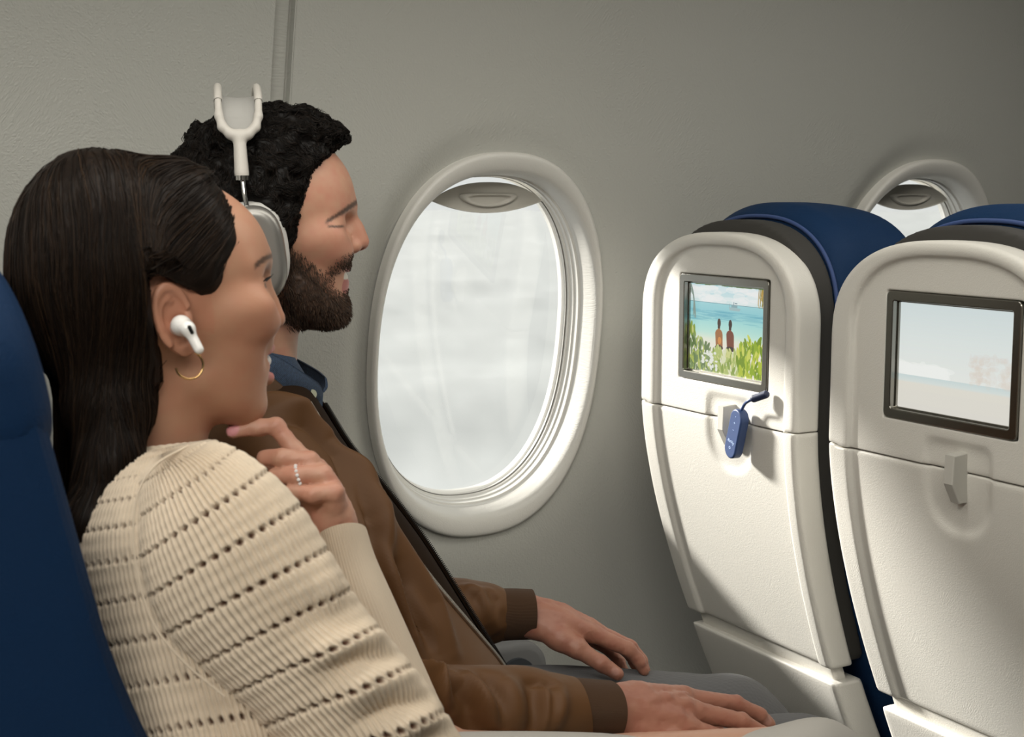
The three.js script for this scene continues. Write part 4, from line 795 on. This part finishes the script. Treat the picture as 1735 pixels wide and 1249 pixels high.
  // far sleeve
  const far = [[560, 900, 60, 1.75, 0.06], [640, 985, 62, 1.77, 0.06], [720, 1030, 60, 1.77, 0.056], [790, 1036, 55, 1.77, 0.052], [832, 1041, 52, 1.77, 0.045, 0.004], [856, 1043, 44, 1.77, 0.037, 0.006]];
  const farFold = onSurface(loft(limbStations(far), 60, 60), [[0.009, 0.010, [785, 990], [820, 1000], [833, 1050]], [0.007, -0.007, [812, 992], [845, 1015], [855, 1060]], [0.012, 0.008, [765, 1010], [800, 1040], [820, 1080]], [0.008, 0.007, [835, 998], [850, 1030], [846, 1075]]]);
  mesh('sleeve', toMan(loft(limbStations(far), 90, 80, { disp: (u, v, x, y, z) => 1.5 * farFold(x, y, z) + 0.004 * fbm(x * 14, y * 14, z * 14, 3) })), jacketCloth, man);
  mesh('cuff', toMan(cuffUV(loft(limbStations([[845, 1042, 45, 1.77, 0.037, 0.006], [870, 1041, 44, 1.77, 0.037, 0.007], [900, 1041, 43, 1.77, 0.037, 0.008]]), 10, 80), 7)), ribCloth, man);
  // ribbed jacket collar and denim shirt collar
  mesh('jacket_collar', toMan(sheet([at(430, 615, 1.455), at(465, 645, 1.462), at(500, 676, 1.495), at(524, 692, 1.54)], [at(415, 655, 1.44), at(455, 685, 1.44), at(495, 702, 1.475), at(528, 704, 1.535)], 8, 30, 0.006, 0.003)), ribCloth, man);
  const shirt = mesh('shirt_collar', toMan(boxUV(sheet([at(432, 590, 1.46), at(470, 606, 1.475), at(506, 628, 1.505), at(537, 648, 1.545), at(546, 662, 1.565)], [at(425, 630, 1.448), at(465, 652, 1.46), at(492, 668, 1.485), at(514, 684, 1.52), at(524, 690, 1.545)], 10, 40, 0.0035, 0.004), 10)), denim, man); shirt.userData.label = 'blue denim shirt collar';
  mesh('shirt_collar', toMan(boxUV(sheet([at(480, 596, 1.66), at(510, 612, 1.65), at(538, 628, 1.62), at(552, 640, 1.595)], [at(488, 640, 1.665), at(512, 655, 1.645), at(535, 666, 1.61), at(547, 664, 1.575)], 8, 30, 0.0035, -0.003), 10)), denim, man);
  mesh('shirt_placket', toMan(boxUV(sheet([at(521, 672, 1.535), at(534, 652, 1.548), at(546, 660, 1.568)], [at(527, 706, 1.53), at(536, 706, 1.542), at(543, 706, 1.56)], 10, 12, 0.003), 10)), denim, man);
  { const b = new THREE.CylinderGeometry(0.0052, 0.0052, 0.002, 24), c = at(529, 668, 1.522), n = camera.position.clone().sub(c).normalize().lerp(V(1, 0.2, 0.6).normalize(), 0.35).normalize(); b.applyQuaternion(new THREE.Quaternion().setFromUnitVectors(V(0, 1, 0), n)).translate(c.x, c.y, c.z); mesh('button', toMan(b), std({ color: new THREE.Color().setRGB(0.42, 0.43, 0.32), roughness: 0.35 }), man); }
  mesh('shirt_band', toMan(boxUV(loft([facingStation([500, 606], [395, 585], 1.56, 0.066), facingStation([520, 640], [385, 630], 1.56, 0.078), facingStation([535, 672], [375, 670], 1.56, 0.10)], 16, 60), 10)), denim, man);
  // trousers
  const trousers = mesh('trousers', toMan(mergeGeometries([
    loft(limbStations([[640, 1240, 110, 1.66, 0.10], [760, 1222, 92, 1.72, 0.088], [900, 1204, 76, 1.77, 0.078], [1040, 1198, 66, 1.80, 0.070], [1170, 1202, 62, 1.825, 0.066], [1250, 1208, 64, 1.84, 0.064], [1292, 1250, 62, 1.85, 0.062], [1300, 1340, 54, 1.86, 0.058], [1295, 1560, 44, 1.86, 0.05], [1290, 1760, 40, 1.86, 0.045]]), 120, 60, { disp: (u, v, x, y, z) => 0.003 * fbm(x * 10, y * 10, z * 10, 3) }),
    loft(limbStations([[640, 1300, 110, 1.50, 0.10], [780, 1310, 96, 1.53, 0.088], [930, 1302, 84, 1.57, 0.078], [1090, 1290, 74, 1.62, 0.072], [1250, 1284, 70, 1.66, 0.068], [1370, 1288, 74, 1.69, 0.066], [1425, 1340, 70, 1.70, 0.064], [1440, 1440, 60, 1.71, 0.058], [1435, 1640, 50, 1.71, 0.05], [1430, 1860, 44, 1.71, 0.045]]), 120, 60, { disp: (u, v, x, y, z) => 0.003 * fbm(x * 10, y * 10, z * 10, 3) }),
  ])), greyCloth, man); trousers.userData.label = 'dark grey trousers';
  // hands
  const col = { skin: [0.37, 0.17, 0.112], red: [0.31, 0.115, 0.077] }, nail = [0.46, 0.24, 0.19];  // darker than his face: shade on the hands put into the skin colour
  { // right hand, flat on the near knee
    const W = jp(1005, 1206, 1.425, 24), iM = jp(1160, 1184, 1.50, 11.5), mM = jp(1172, 1206, 1.475, 12), rM = jp(1160, 1232, 1.45, 11.5), pM = jp(1138, 1258, 1.43, 10.5);
    const palm = [[W, jp(1075, 1188, 1.455, 20), iM], [W, jp(1080, 1204, 1.45, 21), mM], [W, jp(1080, 1224, 1.44, 20), rM], [W, jp(1070, 1242, 1.43, 17), pM]];
    const tip = jp(1303, 1227, 1.535, 7.2);
    const fingers = [
      [iM, jp(1246, 1192, 1.52, 8.8), jp(1287, 1211, 1.53, 7.8), tip], [mM, jp(1256, 1222, 1.492, 9), jp(1298, 1246, 1.50, 8), jp(1322, 1266, 1.505, 7.2)], [rM, jp(1232, 1254, 1.462, 8.6), jp(1272, 1280, 1.47, 7.6), jp(1292, 1298, 1.475, 7)], [pM, jp(1190, 1284, 1.44, 7.6), jp(1222, 1304, 1.446, 6.8), jp(1240, 1318, 1.45, 6.2)],
      [jp(1070, 1196, 1.49, 13), jp(1130, 1208, 1.53, 11), jp(1180, 1222, 1.55, 9.5), jp(1215, 1234, 1.555, 8)],
    ];
    const ridges = [[[1050, 1172, 1.44], [1160, 1172, 1.495]], [[1060, 1186, 1.432], [1165, 1192, 1.468]], [[1060, 1203, 1.425], [1150, 1214, 1.447]]].map((l) => l.map(([x, y, d]) => at(x, y, d - 0.004).toArray()));
    const veins = [[1095, 1190, 1.4315], [1130, 1180, 1.452], [1165, 1176, 1.478]].map(([x, y, d]) => at(x, y, d).toArray());
    manBodyParts.push(strip(toMan(handMesh(palm, fingers, 0.0022, col, [{ p: at(1301, 1221, 1.527).toArray(), r: 0.0062, c: nail }], (d, x, y, z) => { for (const [a, b] of ridges) d = smin(d, dCap(x, y, z, a, b, 0.0035, 0.004), 0.012); for (let i = 0; i < 2; i++) d = smin(d, dCap(x, y, z, veins[i], veins[i + 1], 0.0022, 0.002), 0.006); return d; }))));
  }
  { // left hand, over the far knee
    const W = jp(884, 1040, 1.77, 22), iM = jp(1000, 1072, 1.765, 11.5), mM = jp(1004, 1068, 1.79, 11.5), rM = jp(1000, 1070, 1.812, 11), pM = jp(990, 1076, 1.832, 10);
    const palm = [[W, jp(945, 1054, 1.765, 19), iM], [W, jp(948, 1050, 1.78, 19), mM], [W, jp(945, 1054, 1.80, 17), rM], [W, jp(940, 1062, 1.815, 15), pM], [jp(905, 1056, 1.76, 18), jp(950, 1082, 1.745, 15), jp(975, 1094, 1.742, 12)]];
    const fingers = [
      [iM, jp(1064, 1100, 1.77, 9.2), jp(1083, 1120, 1.775, 8), jp(1091, 1136, 1.778, 7.2)], [mM, jp(1068, 1096, 1.797, 9), jp(1086, 1118, 1.80, 8), jp(1093, 1136, 1.80, 7)], [rM, jp(1058, 1098, 1.82, 8.6), jp(1076, 1122, 1.822, 7.8), jp(1084, 1138, 1.822, 7)], [pM, jp(1035, 1104, 1.842, 7.5), jp(1050, 1122, 1.845, 6.8), jp(1058, 1136, 1.845, 6)],
      [jp(945, 1082, 1.745, 13), jp(978, 1100, 1.738, 11.5), jp(1018, 1124, 1.738, 10), jp(1046, 1142, 1.742, 8.6)],
    ];
    manBodyParts.push(strip(toMan(handMesh(palm, fingers, 0.0024, col, [{ p: at(1043, 1138, 1.732).toArray(), r: 0.0068, c: nail }], (d, x, y, z) => { for (const [a, b] of [[[930, 1024, 1.775], [1000, 1056, 1.785]], [[925, 1036, 1.755], [995, 1066, 1.755]]].map((l) => l.map(([X, Y, D]) => at(X, Y, D).toArray()))) d = smin(d, dCap(x, y, z, a, b, 0.004, 0.004), 0.012); return d; }))));
  }
  { // what the clothes cover
    const ch = [[jp(440, 640, 1.56, 45), jp(440, 760, 1.56, 60), jp(520, 950, 1.56, 75), jp(640, 1190, 1.57, 80)], [jp(440, 770, 1.47, 40), jp(500, 900, 1.38, 38), jp(600, 1110, 1.345, 38), jp(690, 1195, 1.345, 36), jp(880, 1214, 1.39, 30), jp(1005, 1206, 1.425, 22)], [jp(450, 790, 1.66, 40), jp(560, 900, 1.75, 34), jp(700, 1025, 1.77, 34), jp(884, 1040, 1.77, 20)], [jp(660, 1260, 1.65, 55), jp(1040, 1205, 1.80, 36), jp(1250, 1220, 1.84, 36), jp(1300, 1340, 1.86, 38), jp(1290, 1760, 1.86, 28)], [jp(660, 1310, 1.51, 55), jp(1090, 1296, 1.62, 38), jp(1370, 1300, 1.69, 38), jp(1440, 1440, 1.71, 38), jp(1430, 1860, 1.71, 28)]];
    const fs = ch.map(chainField), [lo, hi] = boundsOf(ch, 0.02), g = netMesh((x, y, z) => { let d = 1e9; for (const f of fs) d = d > 1e8 ? f(x, y, z) : smin(d, f(x, y, z), 0.03); return d; }, lo, hi, 0.012);
    manBodyParts.push(strip(toMan(tint(g, () => col.skin))));
  }
}
mesh('body', mergeGeometries(manBodyParts), M.skin, man);
// ---------------------------------------------------------------- the woman
const woman = thing('person', 'woman in a cream pointelle knit sweater touching her chin', 'person', [0.3, 0.45, -1.15]);
const intoWoman = new THREE.Matrix4().makeTranslation(-0.3, -0.45, 1.15);
const womHeadM = intoWoman.clone().multiply(frameAt(282, 534, 1.2, 12, 6));
const womBase = headField({ cr: [92, 87, 72], tipX: 103, tipY: -18, faceX: 48, jaw: 0.9, brow: 0.85, chinX: 57, chinY: -1, muz: 50, jawX: 37, lowLip: 5, teeth: 3, muzW: 24, nas: 86, eyeY: 5, socket: 15, slit: 77, cheekX: 63, cheekH: 15, dimple: 84, neckA: [-12, -50, 0], neckB: [-45, -185, -4], neckR: [44, 50], gap: 17, lipX: 86, mouthY: -55, lip: 5.8, mouthW: 25, smile: 1.2 });
const earT = new THREE.Matrix4().makeTranslation(-10, 5, 71).multiply(new THREE.Matrix4().makeRotationY(0.12)).multiply(new THREE.Matrix4().makeRotationZ(0.14)).invert().elements;
function earField(x, y, z) {
  const u = earT[0] * x + earT[4] * y + earT[8] * z + earT[12], v = earT[1] * x + earT[5] * y + earT[9] * z + earT[13], w = earT[2] * x + earT[6] * y + earT[10] * z + earT[14];
  const an = Math.atan2(v / 29, u / 16), rad = Math.hypot(u / 16, v / 29), out = (rad - 1) * 19;
  let d = dEll(u, v + 1, w + 1, 16.5, 29, 5.2);
  d = smin(d, dEll(u - 4, v + 25, w - 0.5, 8.5, 10, 4.2), 4);
  d = smax(d, -dEll(u - 1, v + 2, w - 5.5, 12.5, 23, 7), 2);
  const back = an > 0.15 || an < -2.15 ? 1 : 0;
  if (back) d = smin(d, Math.hypot(out + 2.2, w - 3.0) - 3.0, 2);
  const rad2 = Math.hypot((u + 1) / 9.5, (v + 2) / 18), out2 = (rad2 - 1) * 11;
  if (u < 3) d = smin(d, Math.hypot(out2, w - 1.4) - 2.0, 2);
  d = smin(d, dEll(u - 11.5, v + 5, w - 2, 4, 6, 3.8), 3);
  d = smax(d, -dEll(u - 4, v + 6, w - 3, 7, 9, 9), 2);
  return d;
}
const womHead = (x, y, z) => {
  let d = womBase(x, y, z);
  if (z > 30 && x > -45 && x < 35 && y > -55 && y < 60) d = smin(d, earField(x, y, z), 4);
  return d;
};
const womBodyParts = [];
{
  const g = netMesh(womHead, [-100, -170, -85], [120, 128, 100], 1.9);
  const skin = [0.52, 0.28, 0.175], red = [0.52, 0.215, 0.135], lip = [0.60, 0.22, 0.20], teeth = [0.8, 0.78, 0.74], brow = [0.03, 0.018, 0.012];
  tint(g, (x, y, z) => {
    const a = Math.abs(z), k = fbm(x / 12, y / 12, z / 12, 3); let c = mix3(skin, red, clamp(0.2 + 0.4 * k, 0, 0.6));
    c = mix3(c, red, 0.6 * Math.exp(-((x - 68) ** 2 + (y + 14) ** 2 + (a - 42) ** 2) / 700) + 0.5 * Math.exp(-((x - 106) ** 2 + (y + 14) ** 2 + z * z) / 250) + (z > 60 && x < 25 && x > -35 && Math.abs(y - 5) < 36 ? 0.45 : 0));
    const by = 41 - 0.012 * (88 - x) ** 2;
    c = mix3(c, brow, 0.85 * (1 - sstep(1.6, 3.4, Math.abs(y - by))) * sstep(8, 12, a) * sstep(66, 70, x));
    c = mix3(c, brow, 0.9 * (1 - sstep(1.0, 2.2, Math.abs(y - 17 - 0.105 * (84 - x)))) * sstep(14, 16, a) * sstep(75, 78, x));
    const my = -55 + 9.6 * Math.min(1, (a / 26) ** 2), e = Math.hypot((y - my) / 18, a / 27);
    if (x > 62 && e < 1) c = mix3(c, lip, 0.95 * (1 - sstep(0.8, 1, e)));
    if (x > 50 && Math.abs(y - my - 1) < 9 * Math.max(0, 1 - (a / 24) ** 2) && x < 87.5 - a * 0.35) c = teeth;
    return c;
  });
  womBodyParts.push(strip(xf(g, womHeadM)));
}
const womLine = [[0, 8], [20, 44], [29, 51], [44, 55], [59, 68], [73, 68], [86, 66], [99, 63], [112, 58], [122, 80], [140, 120]];
const womHairLine = (x, y, z) => { const X = 0.978 * x + 0.208 * Math.abs(z) - 2, e = curve1(womLine, y) - X; return y > 19 + 0.75 * Math.max(0, 28 - X) || X < -12 ? (X < -12 ? Math.min(e, y + 45) : Math.min(e, y - 15)) : -9; };
const hairFall = (x, y, z) => {
  x += 9;                                        // the long lengths behind the ear and down the back
  let d = dCap(x, y, z, [-38, 78, 22], [-58, -60, 52], 26, 33);
  d = smin(d, dCap(x, y, z, [-58, -60, 52], [-68, -102, 80], 32, 24), 18);
  d = smin(d, dCap(x, y, z, [-68, -102, 80], [-96, -140, 104], 24, 17), 14);
  d = smin(d, dCap(x, y, z, [-96, -140, 104], [-124, -172, 116], 17, 5), 12);
  d = smin(d, dCap(x, y, z, [-46, 50, -15], [-68, -140, -25], 30, 32), 20);
  return d;
};
const womHairField = (x, y, z) => {
  const m = womHairLine(x, y, z), cap = womBase(x, y, z) - (m < -6 ? -6 : 10 * sstep(-3, 16, m) + 5 * sstep(60, 125, y) * sstep(0, 25, m) + 25 * (1 - sstep(-70, 10, x)) - 3);
  return smin(cap, hairFall(x, y, z), 26) - 0.7 * noise(x / 5, y / 40, z / 5);
};
{
  const g = netMesh(womHairField, [-205, -215, -95], [110, 145, 142], 3.4, 2.0);
  const dark = [0.007, 0.0045, 0.0032], warm = [0.018, 0.010, 0.006], gold = [0.055, 0.030, 0.015];
  tint(g, (x, y, z) => mix3(dark, warm, clamp(0.3 + 0.5 * noise(x / 4, y / 60, z / 4), 0, 1)));
  const S = strandSet(), R = rng(5);
  const grad = (x, y, z) => { const e = 1.2, a = womHairField(x + e, y, z) - womHairField(x - e, y, z), b = womHairField(x, y + e, z) - womHairField(x, y - e, z), c = womHairField(x, y, z + e) - womHairField(x, y, z - e), l = Math.hypot(a, b, c) || 1; return [a / l, b / l, c / l]; };
  for (const q of surfaceSpots(g, 4300, 8, (q) => q[1] > -120 && q[5] > -0.35 && (womHairLine(q[0], q[1], q[2]) > -2 || hairFall(q[0], q[1], q[2]) < 3))) {
    let [x, y, z] = q; const pts = [], lift = -1.2 + 2.6 * R(), w1 = (R() - 0.5) * 0.22, n = 15, st = (y > 20 ? 11 : 9) * (0.8 + 0.4 * R());
    for (let i = 0; i < n; i++) {
      const lf = i < 2 ? -1.2 + (lift + 1.2) * i / 2 : lift, [a, b, c] = grad(x, y, z), f = womHairField(x, y, z); x -= a * (f - lf); y -= b * (f - lf); z -= c * (f - lf);
      if (z > 52 && Math.hypot((x + 9) / 24, (y - 5) / 36) < 1) break;
      pts.push([x, y, z]);
      // swept back from the forehead above the ear, then straight down
      const over = sstep(-30, 10, x) * sstep(8, 30, y), top = sstep(30, 150, y);
      let dx = mix(-0.12, -0.78, over) + w1 + 0.18 * noise(x / 30, y / 30, z / 30 + i * 0), dy = mix(-1, -0.52, over) , dz = top * 0.55 * Math.tanh(z / 25 + 0.3);
      if (y < -110) dx -= 0.25;
      const dn = dx * a + dy * b + dz * c; dx -= dn * a; dy -= dn * b; dz -= dn * c; const l = Math.hypot(dx, dy, dz) || 1;
      x += dx / l * st; y += dy / l * st; z += dz / l * st;
      if (y < -205) break;
    }
    if (pts.length < 7) continue;
    const k = R(), streak = sstep(0.25, 0.7, noise(q[0] / 9 + 4, 2, q[2] / 9)), c = mix3(dark, mix3(warm, gold, streak), k * k), t = mix3(c, gold, 0.35 * k);
    S.add(pts, 0.5, c, t);
  }
  mesh('hair', mergeGeometries([strip(xf(g, womHeadM)), xf(S.build(), womHeadM)]), M.hair, woman);
}
for (const sgn of [1, -1]) { // lashes
  const S = strandSet();
  for (let i = 0; i < 34; i++) {
    const a = mix(21, 46, i / 33), x = 83.5 - 0.55 * (a - 19) + 0.010 * (a - 19) * (46 - a), y = 17.5, pts = [];
    for (let k = 0; k < 5; k++) { const t = k / 4; pts.push([x - 2 + 12 * t, y + 1 + 6 * t * t + 0.5 * t, sgn * (a + 3 * t * (i / 33 - 0.2))]); }
    S.add(pts, 0.55, [0.006, 0.005, 0.005]);
  }
  const m = mesh('eyelashes', xf(S.build(), womHeadM), M.hair, woman); m.userData.kind = 'stuff';
}
{ // ---------------------------------------------------------------- her sweater, hand and jewellery
  const toW = (g) => xf(g, intoWoman);
  const wool = phys({ vertexColors: true, roughness: 0.95, sheen: 0.6, sheenRoughness: 0.6, sheenColor: new THREE.Color().setRGB(1, 0.93, 0.82) });
  const cream = [0.68, 0.57, 0.44], under = [0.14, 0.066, 0.04];
  // ribbed knit with rows of eyelets: u runs along the ribs, v across them
  function knit(rows, nu, nv, { ribs, rowGap, length, every = 2, v0 = 0, v1 = 1, fold, phase = 0, capStart = 0, fade, pitch = 0.005 }) {
    const span = v1 - v0, isHole = (u, v) => {
      const along_ = u * length / rowGap + phase, k = along_ - Math.round(along_), r = v * ribs / every, q = r - Math.round(r), du = k * rowGap, dv = q * every * pitch;
      return Math.hypot(du / 0.0019, dv / 0.0025);
    };
    const on = (u, v) => !fade || fade(u, v);
    const disp = (u, v, x, y, z) => {
      let d = 0.0019 * (Math.abs(Math.sin(v * ribs * Math.PI)) * 2 - 1) + 0.00025 * Math.sin(u * length / 0.0018);
      const h = isHole(u, v); if (h < 1.6 && on(u, v)) d -= 0.0045 * (1 - sstep(0.7, 1.6, h));
      return d + (fold ? fold(x, y, z) : 0);
    };
    const g = loft(rows, nu, nv, { disp, v0, v1, capStart }), m = span >= 0.9999 ? nv : nv + 1;
    return tint(g, (x, y, z, i) => { const u = Math.floor(i / m) / nu, v = v0 + span * (i % m) / nv, h = isHole(u, v), k = 0.06 * noise(x * 300, y * 300, z * 300); const c = cream.map((q) => q * (1 + k)); return h < 1.25 && on(u, v) ? mix3(c, under, 1 - sstep(0.75, 1.25, h)) : c; });
  }
  const C = (list, depth, w, h) => ({ pts: list.map(([x, y, d]) => at(x, y, d ?? depth)), w, h });
  const two = (U, L, d, half) => facingStation(U, L, d, half);
  const sleeveRows = [two([312, 756], [236, 790], 1.09, 0.035), two([372, 753], [226, 850], 1.075, 0.055), two([432, 783], [224, 930], 1.06, 0.068), two([500, 848], [238, 1008], 1.055, 0.074), two([556, 936], [272, 1084], 1.055, 0.074), two([604, 1018], [334, 1150], 1.06, 0.074), two([668, 1096], [402, 1208], 1.065, 0.074), two([736, 1182], [474, 1282], 1.07, 0.072), two([800, 1290], [560, 1370], 1.08, 0.07)];
  const fold = onSurface(loft(sleeveRows, 90, 120), [
    [0.008, -0.010, [672, 1102], [620, 1112], [560, 1150]], [0.012, 0.010, [655, 1076], [600, 1090], [530, 1120]], [0.012, 0.010, [700, 1142], [640, 1160], [575, 1195]], [0.008, -0.010, [737, 1186], [680, 1196], [610, 1232]],
    [0.012, 0.010, [752, 1216], [700, 1230], [650, 1250]], [0.012, -0.005, [610, 1022], [570, 1040], [520, 1050]], [0.018, 0.006, [585, 985], [540, 1000]], [0.008, -0.008, [770, 1244], [720, 1252]],
  ]);
  const sw = mesh('sweater', toW(knit([two([330, 752], [222, 768], 1.19, 0.052), two([372, 752], [182, 796], 1.18, 0.100), two([420, 800], [135, 850], 1.175, 0.135), two([450, 880], [106, 930], 1.17, 0.155), two([480, 980], [120, 1040], 1.17, 0.160), two([520, 1100], [150, 1160], 1.17, 0.16), two([560, 1230], [185, 1290], 1.17, 0.16), two([590, 1340], [215, 1400], 1.17, 0.16)], 260, 600, { ribs: 150, rowGap: 0.0262, length: 0.31, every: 2, phase: 0.35, pitch: 0.0062 })), wool, woman); sw.userData.label = 'cream ribbed sweater with rows of eyelets';
  mesh('sleeve', toW(knit(sleeveRows, 300, 420, { ribs: 84, rowGap: 0.0345, length: 0.335, every: 2, fold, phase: 0.2, capStart: 0.07 })), wool, woman);
  // seam where the sleeve is set in
  mesh('seam', toW(tint(tubeAlong([at(318, 756, 1.06), at(262, 790, 1.022), at(236, 830, 1.012), at(226, 900, 1.005), at(236, 985, 1.0), at(262, 1060, 0.998), at(310, 1120, 0.998), at(380, 1180, 1.0)], 0.0009, 120, 8), () => cream)), wool, woman);
  // neckband
  mesh('neckband', toW(tint(loft([facingStation([338, 748], [206, 762], 1.19, 0.058), facingStation([346, 755], [206, 772], 1.19, 0.062), facingStation([350, 764], [202, 782], 1.19, 0.066)], 8, 120, { disp: (u, v) => 0.0008 * Math.abs(Math.sin(v * 90 * Math.PI)) }), () => cream)), wool, woman);
  // left forearm rising behind, with its cuff
  const cuffRows = limbStations([[690, 1230, 66, 1.25, 0.05], [650, 1130, 62, 1.25, 0.048], [612, 1030, 56, 1.245, 0.045], [590, 958, 47, 1.24, 0.038, 0.004], [577, 908, 44, 1.235, 0.036, 0.010]]);
  mesh('sleeve', toW(tint(loft(cuffRows, 120, 260, { disp: (u, v) => 0.0008 * Math.abs(Math.sin(v * 64 * Math.PI)) }), () => cream)), wool, woman);
  // trousers
  mesh('trousers', toW(mergeGeometries([loft(limbStations([[520, 1390, 130, 1.15, 0.11], [760, 1350, 110, 1.25, 0.09], [1000, 1328, 87, 1.36, 0.08], [1180, 1336, 82, 1.42, 0.072], [1300, 1316, 82, 1.45, 0.07], [1395, 1300, 82, 1.47, 0.068], [1450, 1350, 76, 1.49, 0.064], [1450, 1460, 62, 1.50, 0.058], [1450, 1900, 48, 1.5, 0.045]]), 80, 50), loft(limbStations([[480, 1450, 130, 1.02, 0.10], [740, 1440, 110, 1.10, 0.09], [1050, 1430, 90, 1.2, 0.078], [1290, 1430, 84, 1.27, 0.07], [1380, 1490, 76, 1.29, 0.066], [1390, 1620, 62, 1.3, 0.058], [1390, 2100, 50, 1.3, 0.045]]), 80, 50)])), std({ color: new THREE.Color().setRGB(0.44, 0.42, 0.385), roughness: 0.9 }), woman).userData.label = 'pale grey trousers';
  // hand at her chin
  const col = { skin: [0.52, 0.285, 0.195], red: [0.50, 0.21, 0.145] }, pink = [0.70, 0.30, 0.34], D = 1.215;
  const W = jp(574, 930, 1.232, 20), k1 = jp(534, 792, D + 0.012, 9), k2 = jp(524, 782, D, 8.6), k3 = jp(546, 804, D - 0.006, 8.6), k4 = jp(566, 834, D - 0.012, 8.4);
  const palm = [[W, jp(562, 880, 1.226, 17), jp(545, 820, D + 0.01, 14)], [W, jp(566, 872, 1.222, 15), jp(558, 838, D, 11)], [jp(560, 890, 1.232, 15), jp(540, 850, 1.232, 14), jp(530, 810, 1.232, 12)]];
  const fingers = [
    [k1, jp(497, 762, D + 0.014, 8.2), jp(468, 722, D + 0.014, 7.6), jp(436, 724, D + 0.012, 7.2), jp(394, 732, D + 0.008, 6)],
    [jp(548, 812, D, 9), k2, jp(478, 776, D - 0.004, 7.8), jp(448, 776, D + 0.004, 7.2)],
    [jp(560, 826, D - 0.006, 9), k3, jp(504, 806, D - 0.012, 8), jp(466, 806, D - 0.006, 7)],
    [jp(566, 850, D - 0.008, 9), k4, jp(530, 838, D - 0.018, 7.6), jp(494, 832, D - 0.014, 6.6)],
    [jp(545, 860, D + 0.02, 11), jp(500, 820, D + 0.035, 9), jp(460, 780, D + 0.04, 8)],
  ];
  womBodyParts.push(strip(toW(handMesh(palm, fingers, 0.0018, col, [{ p: at(392, 727, D + 0.003).toArray(), r: 0.0078, c: pink }]))));
  { // what the clothes cover
    const ch = [[jp(262, 770, 1.2, 28), jp(280, 870, 1.18, 50), jp(320, 1050, 1.17, 75), jp(390, 1330, 1.17, 90)], [jp(320, 850, 1.09, 32), jp(420, 980, 1.057, 45), jp(560, 1180, 1.07, 40), jp(690, 1330, 1.08, 36), jp(700, 1300, 1.2, 34)], [jp(690, 1240, 1.25, 34), jp(612, 1030, 1.245, 28), jp(574, 930, 1.232, 20)], [jp(420, 1390, 1.15, 80), jp(1000, 1330, 1.36, 48), jp(1380, 1300, 1.47, 44), jp(1450, 1470, 1.5, 36), jp(1450, 1880, 1.5, 28)], [jp(420, 1430, 1.05, 78), jp(1050, 1430, 1.2, 50), jp(1300, 1436, 1.27, 44), jp(1390, 1620, 1.3, 36), jp(1390, 2080, 1.3, 28)]];
    const fs = ch.map(chainField), [lo, hi] = boundsOf(ch, 0.02), g = netMesh((x, y, z) => { let d = 1e9; for (const f of fs) d = d > 1e8 ? f(x, y, z) : smin(d, f(x, y, z), 0.03); return d; }, lo, hi, 0.012);
    womBodyParts.push(strip(toW(tint(g, () => col.skin))));
  }
  { // ring of small stones on the ring finger
    const a = at(520, 801, D - 0.0105), b = at(494, 809, D - 0.011), c = at(507, 808, D - 0.0105), ax = b.sub(a).normalize(), o = thing('ring', "silver stone ring on the woman's finger", 'ring', c.toArray());
    const q = new THREE.Quaternion().setFromUnitVectors(V(0, 0, 1), ax); o.quaternion.copy(q);
    mesh('band', new THREE.TorusGeometry(0.0094, 0.0010, 8, 40), M.metal, o);
    const gem = phys({ color: 0xffffff, roughness: 0.05, metalness: 0.2, clearcoat: 1 });
    for (let i = 0; i < 16; i++) { const t = i / 16 * Math.PI * 2; mesh('stone', new THREE.IcosahedronGeometry(0.0018, 0).translate(Math.cos(t) * 0.0102, Math.sin(t) * 0.0102, 0), gem, o); }
  }
}
{ // wireless earbud in her ear
  const m0 = womHeadM.clone().premultiply(new THREE.Matrix4().makeTranslation(0.3, 0.45, -1.15)), c = at(318, 562, 1.122), o = thing('earbud', "white wireless earbud in the woman's ear", 'earbud', c.toArray());
  const white = phys({ color: 0xf2f0ec, roughness: 0.22, clearcoat: 0.5 }), loc = (x, y, d) => at(x, y, d).sub(c).toArray();
  const bud = loc(307, 552, 1.124), neck = loc(318, 557, 1.115), tip = loc(337, 592, 1.114);
  const f = (x, y, z) => smin(smin(dCap(x, y, z, bud, neck, 0.0078, 0.0062), dCap(x, y, z, neck, tip, 0.0043, 0.0040), 0.004), dCap(x, y, z, bud, loc(300, 556, 1.134), 0.0078, 0.006), 0.004);
  mesh('shell', netMesh(f, [-0.03, -0.03, -0.03], [0.03, 0.03, 0.03], 0.0008), white, o);
  const vent = new THREE.CapsuleGeometry(0.0016, 0.0048, 4, 10), p = loc(323, 559, 1.1098); vent.rotateZ(0.42).translate(p[0], p[1], p[2]); mesh('vent', vent, M.black, o);
}
{ // hoop earring
  const c = at(321, 619, 1.128), o = thing('hoop_earring', "thin gold hoop earring hanging from the woman's ear", 'earring', c.toArray()), n = camera.position.clone().sub(c).normalize();
  const g = new THREE.TorusGeometry(0.0112, 0.00095, 10, 60, Math.PI * 1.30); g.rotateZ(Math.PI * 1.05).applyQuaternion(new THREE.Quaternion().setFromUnitVectors(V(0, 0, 1), n.clone().add(V(0.25, 0, 0)).normalize()));
  mesh('hoop', g, phys({ color: new THREE.Color().setRGB(0.72, 0.46, 0.2), roughness: 0.22, metalness: 1 }), o);
}
mesh('body', mergeGeometries(womBodyParts), M.skin, woman);
scene.children.forEach((o) => shade(o));
renderer.render(scene, camera);
